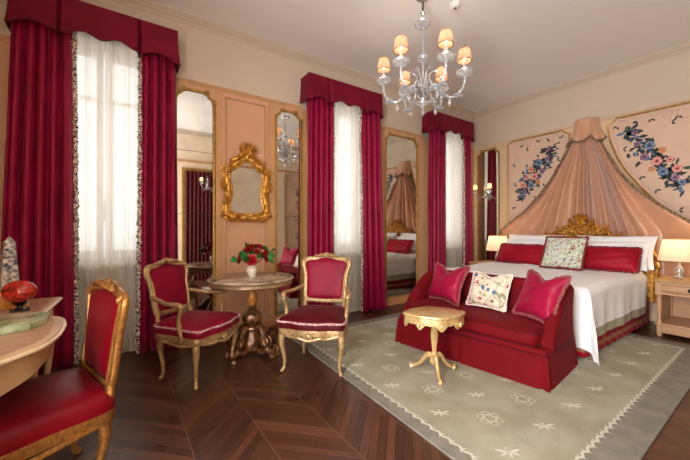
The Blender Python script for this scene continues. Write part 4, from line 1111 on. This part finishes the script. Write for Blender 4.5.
def table_lamp(x,y,label):
    t=empty('table_lamp',(x,y,.665),0,label,'lamp','bedside lamps')
    m=MB(); m.lathe([(0,0),(.06,0),(.062,.012),(.04,.02),(.02,.035),(.035,.06),(.045,.09),(.035,.125),(.015,.15),(.012,.20)],20,mod=lambda a,z:1+.06*math.sin(10*a)); m.build('lamp_base',M['glass'],t)
    m=MB(); m.lathe([(.0,.20),(.008,.20),(.008,.38),(0,.40)],10); m.build('stem',M['goldline'],t)
    m=MB(); N_=120
    def sh(u,v):
        a=2*PI*u; r=(.192-.05*v)*(1+.008*math.sin(60*a)); return (r*math.cos(a),r*math.sin(a),.205+.26*v)
    m.grid(N_,10,sh,closeu=True); m.build('lamp_shade',M['shade_lamp'],t,sharp=80)
    m=MB(); m.tube([(.192*math.cos(a),.192*math.sin(a),.205) for a in [2*PI*k/48 for k in range(48)]],.004,5,True); m.build('shade_rim',M['goldline'],t); m=MB(); m.tube([(.142*math.cos(a),.142*math.sin(a),.465) for a in [2*PI*k/48 for k in range(48)]],.004,5,True); m.build('shade_rim',M['goldline'],t)
    m=MB(); m.ball((0,0,.32),(.025,.025,.035)); m.build('bulb',M['bulb'],t)
    l=bpy.data.lights.new('lamp_light','POINT'); l.energy=1.3; l.color=(1,.78,.56); l.shadow_soft_size=.05
    lo=bpy.data.objects.new('lamp_light',l); COL.objects.link(lo); lo.parent=t; lo.location=(0,0,.40)
table_lamp(-.50,-3.06,'lit bedside lamp with pleated cream shade on the right nightstand')
table_lamp(-.46,-.77,'lit bedside lamp with pleated cream shade on the left nightstand')
# ================================================================ chandelier
t=empty('chandelier',(-3.43,-1.70,HC),0,'clear blown-glass chandelier with six small amber shades hanging from the ceiling','chandelier')
m=MB(); m.lathe([(0,0),(.07,0),(.065,-.02),(.03,-.04),(.012,-.06),(.0,-.06)][::-1],20); m.build('ceiling_rose',M['glassdark'],t)
m=MB()
for k in range(3):
    a=k*PI/2; m.tube([(.012*math.cos(q)*math.cos(a),.012*math.cos(q)*math.sin(a),-.075-.028*k+.018*math.sin(q)) for q in [2*PI*j/12 for j in range(12)]],.004,5,True)
m.build('chain',M['metal'],t)
m=MB(); m.lathe([(.006,-1.0),(.012,-.97),(.014,-.40),(.012,-.24),(.02,-.22),(.012,-.20),(.03,-.17),(.012,-.14),(.006,-.13)],14); m.build('stem',M['glassdark'],t)
m=MB(); m.lathe([(.02,-.32),(.05,-.315),(.085,-.285),(.09,-.275),(.06,-.285),(.02,-.27)],24,mod=lambda a,z:1+.05*math.sin(8*a)); m.build('stem_cup',M['glass'],t)
m=MB(); m.lathe([(.012,-.68),(.04,-.66),(.055,-.63),(.04,-.60),(.012,-.58)],20,mod=lambda a,z:1+.05*math.sin(8*a)); m.build('stem_cup',M['glass'],t)
m=MB(); m.lathe([(0,-1.06),(.02,-1.055),(.05,-1.02),(.085,-.97),(.10,-.94),(.09,-.93),(.04,-.92),(.012,-.90)],24); m.build('hub',M['glassdark'],t)
m=MB(); m.lathe([(0,-1.15),(.006,-1.145),(.018,-1.12),(.05,-1.10),(.055,-1.085),(.03,-1.07),(.02,-1.055)],20,mod=lambda a,z:1+.08*math.sin(8*a)); m.build('bottom_flower',M['glass'],t)
def drop(loc):
    m=MB(); m.M=Matrix.Translation(loc); m.lathe([(0,-.075),(.004,-.07),(.018,-.045),(.02,-.036),(.008,-.02),(.012,-.012),(.003,0.0),(.0,.004)],8); return m.build('glass_drop',M['glass'],t)
m=MB(); drop((0,0,-1.145))
base_ang=math.atan2(-2.28,-2.55)
for k in range(6):
    a=base_ang+math.radians(30+60*k); ca,sa=math.cos(a),math.sin(a)
    J=lambda r,z:(r*ca,r*sa,z)
    m=MB(); P=crom([J(.06,-.94),J(.10,-.90),J(.14,-.92),J(.19,-1.0),J(.26,-1.05),J(.34,-1.03),J(.395,-.94),J(.405,-.85),J(.40,-.80)],6); m.tube([tuple(p) for p in P],[.013,.011,.011,.012,.013,.013,.012,.012,.012],9); ar=m.build('arm',M['glass'],t)
    m=MB(); m.M=Matrix.Translation(J(.40,0)); m.lathe([(.01,-.86),(.03,-.855),(.065,-.835),(.078,-.81),(.068,-.80),(.055,-.818),(.02,-.83),(.016,-.79),(.025,-.775),(.016,-.76),(.014,-.70),(0,-.70)],24,mod=lambda q,z:1+.07*math.sin(8*q)*(z<-.8)); m.build('candle_cup',M['glass'],t)
    m=MB(); m.M=Matrix.Translation(J(.40,0))
    def sh(u,v):
        q=2*PI*u; r=(.068-.018*v)*(1+.045*math.sin(20*q)); return (r*math.cos(q),r*math.sin(q),-.705+.115*v)
    m.grid(120,6,sh,closeu=True); s_=m.build('shade',M['shade_ch'],t,sharp=80)
    m=MB(); m.M=Matrix.Translation(J(.40,0))
    for r,z in ((.068,-.705),(.05,-.59)):
        m=MB(); m.M=Matrix.Translation(J(.40,0)); m.tube([(r*math.cos(q),r*math.sin(q),z) for q in [2*PI*j/24 for j in range(24)]],.0045,5,True); m.build('shade_rim',M['brown'],s_)
    m=MB(); m.M=Matrix.Translation(J(.40,0)); m.ball((0,0,-.66),(.016,.016,.028)); m.build('bulb',M['bulb'],t)
    l=bpy.data.lights.new('chandelier_light','POINT'); l.energy=.55; l.color=(1,.84,.66); l.shadow_soft_size=.03
    lo=bpy.data.objects.new('chandelier_light',l); COL.objects.link(lo); lo.parent=t; lo.location=J(.40,-.64)
    # blown leaves and flowers on the arm
    m=MB(); rnd=random.Random(60+k)
    for (r,z) in ((.19,-1.0),(.34,-1.03)):
        m=MB()
        for q in range(6):
            b=2*PI*q/6; p=J(r,z); m.ball((p[0]+.032*math.cos(b),p[1]+.032*math.sin(b),p[2]-.01+.012*math.sin(b*2)),(.022,.022,.012))
        m.ball(J(r,z-.004),(.018,.018,.02)); m.build('glass_flower',M['glass'],t)
    m=MB(); pp=J(.14,-.9); P=crom([J(.03,-.93),J(.07,-.80),J(.12,-.77),J(.15,-.81)],6); m.tube([tuple(q) for q in P],[.012,.012,.01,.006],7); m.build('leaf_spray',M['glassdark'],t)
    drop(J(.26,-1.07)) ; drop(J(.40,-.87))
# smoke detector
t=empty('smoke_detector',(-3.07,-1.82,HC),0,'small round white smoke detector on the ceiling beside the chandelier','smoke detector')
m=MB(); m.lathe([(0,-.045),(.03,-.043),(.05,-.03),(.056,-.012),(.056,0)],24); m.build('detector_body',M['plastic'],t)
m=MB(); m.lathe([(0,-.050),(.012,-.048),(.014,-.044)],12); m.build('sensor',M['metal'],t)
# ================================================================ sconces
def sconce(loc,rz,label,shm,lit=True,z0=0):
    t=empty('wall_sconce',loc,rz,label,'wall light','glass wall sconces')
    # local: wall plane at y=0, projecting to -y
    m=MB(); m.M=Matrix.Rotation(PI/2,4,'X'); m.lathe([(.0,0),(.06,0),(.055,.012),(.02,.03),(.012,.06)],20,mod=lambda a,z:1+.06*math.sin(8*a)); m.build('back_plate',M['glass'],t)
    m=MB(); m.lathe([(0,-.16),(.01,-.15),(.02,-.12),(.045,-.10),(.05,-.085),(.02,-.07),(.014,-.03),(.03,0),(.014,.03),(.010,.10),(.018,.13),(.006,.16),(0,.2)],18,(0,-.07)); m.build('centre_stem',M['glass'],t)
    for s in (-1,1):
        dx=s*.15; dy=-.17
        m=MB(); P=crom([(0,-.07,-.06),(dx*.4,-.07+(dy+.07)*.5,-.12),(dx*.9,dy*.95,-.10),(dx,dy,-.03),(dx,dy,.0)],6); m.tube([tuple(p) for p in P],.008,7); m.build('arm',M['glass'],t)
        m=MB(); m.M=Matrix.Translation((dx,dy,0)); m.lathe([(.01,-.02),(.03,-.015),(.045,.0),(.02,-.002),(.01,.01),(.009,.05),(0,.05)],16,mod=lambda a,z:1+.08*math.sin(8*a)); m.build('candle_cup',M['glass'],t)
        m=MB(); m.M=Matrix.Translation((dx,dy,0)); m.grid(32,4,lambda u,v:((.042-.008*v)*math.cos(2*PI*u),(.042-.008*v)*math.sin(2*PI*u),.05+.085*v),closeu=True); m.build('shade',shm,t,sharp=80)
        l=bpy.data.lights.new('sconce_light','POINT'); l.energy=.15; l.color=(1,.75,.45); l.shadow_soft_size=.02
        lo=bpy.data.objects.new('sconce_light',l); COL.objects.link(lo); lo.parent=t; lo.location=(dx,dy,.09)
        m=MB(); m.M=Matrix.Translation((dx*.6,-.07+(dy+.07)*.6,-.135)); m.lathe([(0,-.06),(.012,-.035),(.006,-.02),(.003,0.01),(0,.012)],8); m.build('glass_drop',M['glass'],t)
    return t
sconce((-.03,-.31,1.98),-PI/2,'glass wall sconce with ivory shades on the mirror left of the bed',M['shade_sc'])
sconce((-4.20,YB+.05,2.35),PI,'glass wall sconce on the wall behind, seen in the left tall mirror',M['shade_sc'])
# ================================================================ back wall: curtained doorway and painted panel (seen in the mirrors)
d=empty('door_1',(-4.25,YB,0)); d['kind']='structure'
m=MB(); ring(m,-.50,.50,0,2.72,.07,0,.04); m.build('door_frame',M['goldline'],d)
m=MB(); m.box(-.43,.43,0.0,.015,.0,2.65); m.build('door_leaf',M['cream'],d)
t=empty('portiere_curtain',(-4.25,YB+.05,.01),0,'dark red curtain covering the doorway on the wall behind','curtain')
m=MB(); m.grid(121,12,lambda u,v:(-.42+.84*u,.02+.018*math.sin(u*60+v),2.64*(1-v))); m.build('curtain_cloth',M['velvetdark'],t,sharp=80)
t=empty('painted_panel',(-1.62,YB,.6),0,'painted wall panel with hanging flower garland on the wall behind','wall panel')
m=MB(); rnd=random.Random(4); m.M=Matrix.Rotation(-PI/2,4,'Z')   # local painted helpers use yz plane facing -x
# plane facing +y: map (x,y,z)->(y,-x,z)
m.M=Matrix(((0,1,0,0),(-1,0,0,0),(0,0,1,0),(0,0,0,1)))
m.plate([(-.006,-.5,0),(-.006,-.5,2.2),(-.006,.5,2.2),(-.006,.5,0)],6); m.box(-.0055,.0,-.5,.5,0,2.2,6)
for k in range(110):
    tt=rnd.random(); leaf_paint(m,rnd.gauss(.06*math.sin(tt*9),.08),2.0-1.7*tt,rnd.uniform(0,6.28),rnd.uniform(.06,.12),.018,rnd.choice((4,5,5)),-.008-.0003*(k%4))
for k in range(12): flower_paint(m,.07*math.sin(k*2.1),1.95-k*.14,.06,'bpvbpobvpbpb'[k],rnd,-.0095)
m.build('painted_field',PM,t)
m=MB(); m.tube([(-.5,.018,0),(-.5,.018,2.2),(.5,.018,2.2),(.5,.018,0)],.014,7,True); m.build('gilt_moulding',M['goldline'],t)
# ================================================================ desk and what stands on it
DX,DY=-6.62,-1.88
t=empty('writing_desk',(DX,DY,0),0,'pale serpentine writing desk with inlaid top against the left wall','desk')
half=[(-.96,.30),(-.62,.285),(-.50,.28),(-.42,.275),(-.36,.31),(-.26,.375),(-.12,.405),(0,.41)]
fr=[(x,y) for y,x in half]+[(x,-y) for y,x in reversed(half[:-1])]
front=[(p[0],p[1]) for p in crom([(a,b,0) for a,b in fr],5)]
def desk_out(o=0): 
    F_=[(x+o,y*(1+o/1.0)) for x,y in front]
    return [(-.325,front[0][1]*(1+o))]+[(x,y) for x,y in F_]+[(-.325,front[-1][1]*(1+o))]
O_=desk_out()
m=MB(); m.prism(O_,.742,.77,b=.010); m.build('desk_top',M['deskwood'],t)
m=MB(); m.prism([(x*.93-.008,y*.96) for x,y in O_],.7698,.7712); m.build('leather_inlay',M['desktop'],t)
m=MB(); pts=[(x+.004,y,.757) for x,y in O_[1:-1]]; m.tube(pts,.009,7); m.build('ivory_edge',M['deskedge'],t)
def wavy(x,y): return .0
m=MB(); F_=[(x-.035,y*.97) for x,y in front]; n=len(F_); vs=[]
for i,(x,y) in enumerate(F_):
    zb=.60 if abs(y)>.42 else .66-.06*abs(y/.42)**2
    vs+= [(x,y,.742),(x,y,zb),(x-.02,y,zb),(x-.02,y,.742)]
fs=[]
for i in range(n-1):
    for k in range(4): fs.append((i*4+k,i*4+(k+1)%4,(i+1)*4+(k+1)%4,(i+1)*4+k))
fs+=[(0,1,2,3),tuple(reversed((n*4-4,n*4-3,n*4-2,n*4-1)))]
m.add(vs,fs); m.box(-.325,.26,-.93,-.91,.60,.742); m.box(-.325,.26,.91,.93,.60,.742); m.box(-.325,-.305,-.93,.93,.60,.742); m.build('apron',M['deskwood'],t,sharp=40)
for (x,y) in ((.235,-.90),(.235,.90),(-.30,-.90),(-.30,.90),(.22,.46),(.22,-.46)):
    l=MB(); P,R=legpts(.6 if x>0 else 0,0,.62); l.M=Matrix.Translation((x,y,0)); l.tube(P,R,10); l.build('leg',M['deskwood'],t)
for y in (.66,-.66):
    d=MB(); d.box(.255,.268,y-.16,y+.16,.625,.725,b=.004); dd=d.build('drawer',M['deskwood'],t)
    d=MB(); d.M=Matrix.Translation((.268,y,.675))@Matrix.Rotation(PI/2,4,'Y'); d.lathe([(.012,0),(.006,.008),(.015,.02),(0,.028)],12); d.build('knob',M['gold'],dd)
ZD=.7714
t=empty('obelisk',(-6.53,-1.18,ZD),.35,'marble obelisk on an amber wooden block on the desk','ornament')
m=MB(); m.box(-.072,.072,-.072,.072,0,.012,b=.003); m.box(-.064,.064,-.064,.064,.012,.105,b=.004); m.build('plinth',M['amber'],t)
m=MB(); s0,s1=.043,.023; z0,z1,z2=.105,.40,.436
vs=[(-s0,-s0,z0),(s0,-s0,z0),(s0,s0,z0),(-s0,s0,z0),(-s1,-s1,z1),(s1,-s1,z1),(s1,s1,z1),(-s1,s1,z1),(0,0,z2)]
m.add(vs,[(3,2,1,0),(0,1,5,4),(1,2,6,5),(2,3,7,6),(3,0,4,7),(4,5,8),(5,6,8),(6,7,8),(7,4,8)],None,False); m.build('shaft',M['agate'],t)
t=empty('marble_egg',(-6.455,-1.335,ZD),.2,'polished red marble egg lying on a black stand on the desk','ornament')
m=MB(); m.M=Matrix.Rotation(math.radians(-34.75),4,'Z')
def egg(u,v):
    th=PI*v; a=2*PI*u; r=.064*math.sin(th)*(1+.06*math.cos(th)); return (-.082*math.cos(th),r*math.cos(a),.115+r*math.sin(a))
m.grid(36,24,egg,closeu=True); m.build('egg',M['marblered'],t,sharp=80)
m=MB(); m.box(-.042,.042,-.034,.034,0,.010,b=.002); m.lathe([(.03,.010),(.014,.02),(.012,.03),(.028,.042),(.034,.052),(.03,.056),(0,.05)],20); m.build('stand',M['black'],t)
t=empty('onyx_slab',(-6.40,-1.735,ZD),.0,'faceted green onyx slab lying at the front of the desk','ornament')
S_=[(-.16,-.12),(-.02,-.165),(.075,-.13),(.12,-.03),(.115,.10),(.03,.15),(-.12,.13),(-.19,.02)]
m=MB(); m.prism(S_,0,.034,b=.004,steps=1); m.build('slab',M['onyx'],t,sharp=20)
m=MB(); m.prism([(x*.8,y*.8) for x,y in S_],.0335,.037); m.build('polished_face',M['onyx'],t,sharp=20)
# ================================================================ light
w=bpy.data.worlds.new('World'); sc.world=w; w.use_nodes=True
bg=w.node_tree.nodes['Background']; bg.inputs[0].default_value=(.95,.98,1,1); bg.inputs[1].default_value=.7
def area(name,loc,rot,sx,sy,e,col):
    l=bpy.data.lights.new(name,'AREA'); l.shape='RECTANGLE'; l.size=sx; l.size_y=sy; l.energy=e; l.color=col
    o=bpy.data.objects.new(name,l); COL.objects.link(o); o.location=loc; o.rotation_euler=rot; return o
for c,h in WIN:
    area('daylight_and_fill',(c,.45,2.05),(-PI/2,0,0),1.0,2.3,9,(.97,.98,1.0))
area('daylight_and_fill',(XL-.35,(WY0+WY1)/2,1.65),(0,-PI/2,0),2.8,1.3,195,(.98,.98,1.0))  # added fill lamp shining in through the invented left-wall window
# ================================================================ camera
cam=bpy.data.cameras.new('camera'); co=bpy.data.objects.new('camera',cam); COL.objects.link(co)
cam.sensor_width=36; cam.lens=36*326/690; cam.shift_y=-1/690; cam.clip_start=.05
co.location=(-5.98,-3.98,1.25); co.rotation_euler=(PI/2,0,math.radians(55.25-90)); sc.camera=co
sc.view_settings.view_transform='Standard'; sc.view_settings.look='None'; sc.view_settings.gamma=1; sc.view_settings.use_curve_mapping=False
sc.view_settings.exposure=1.02
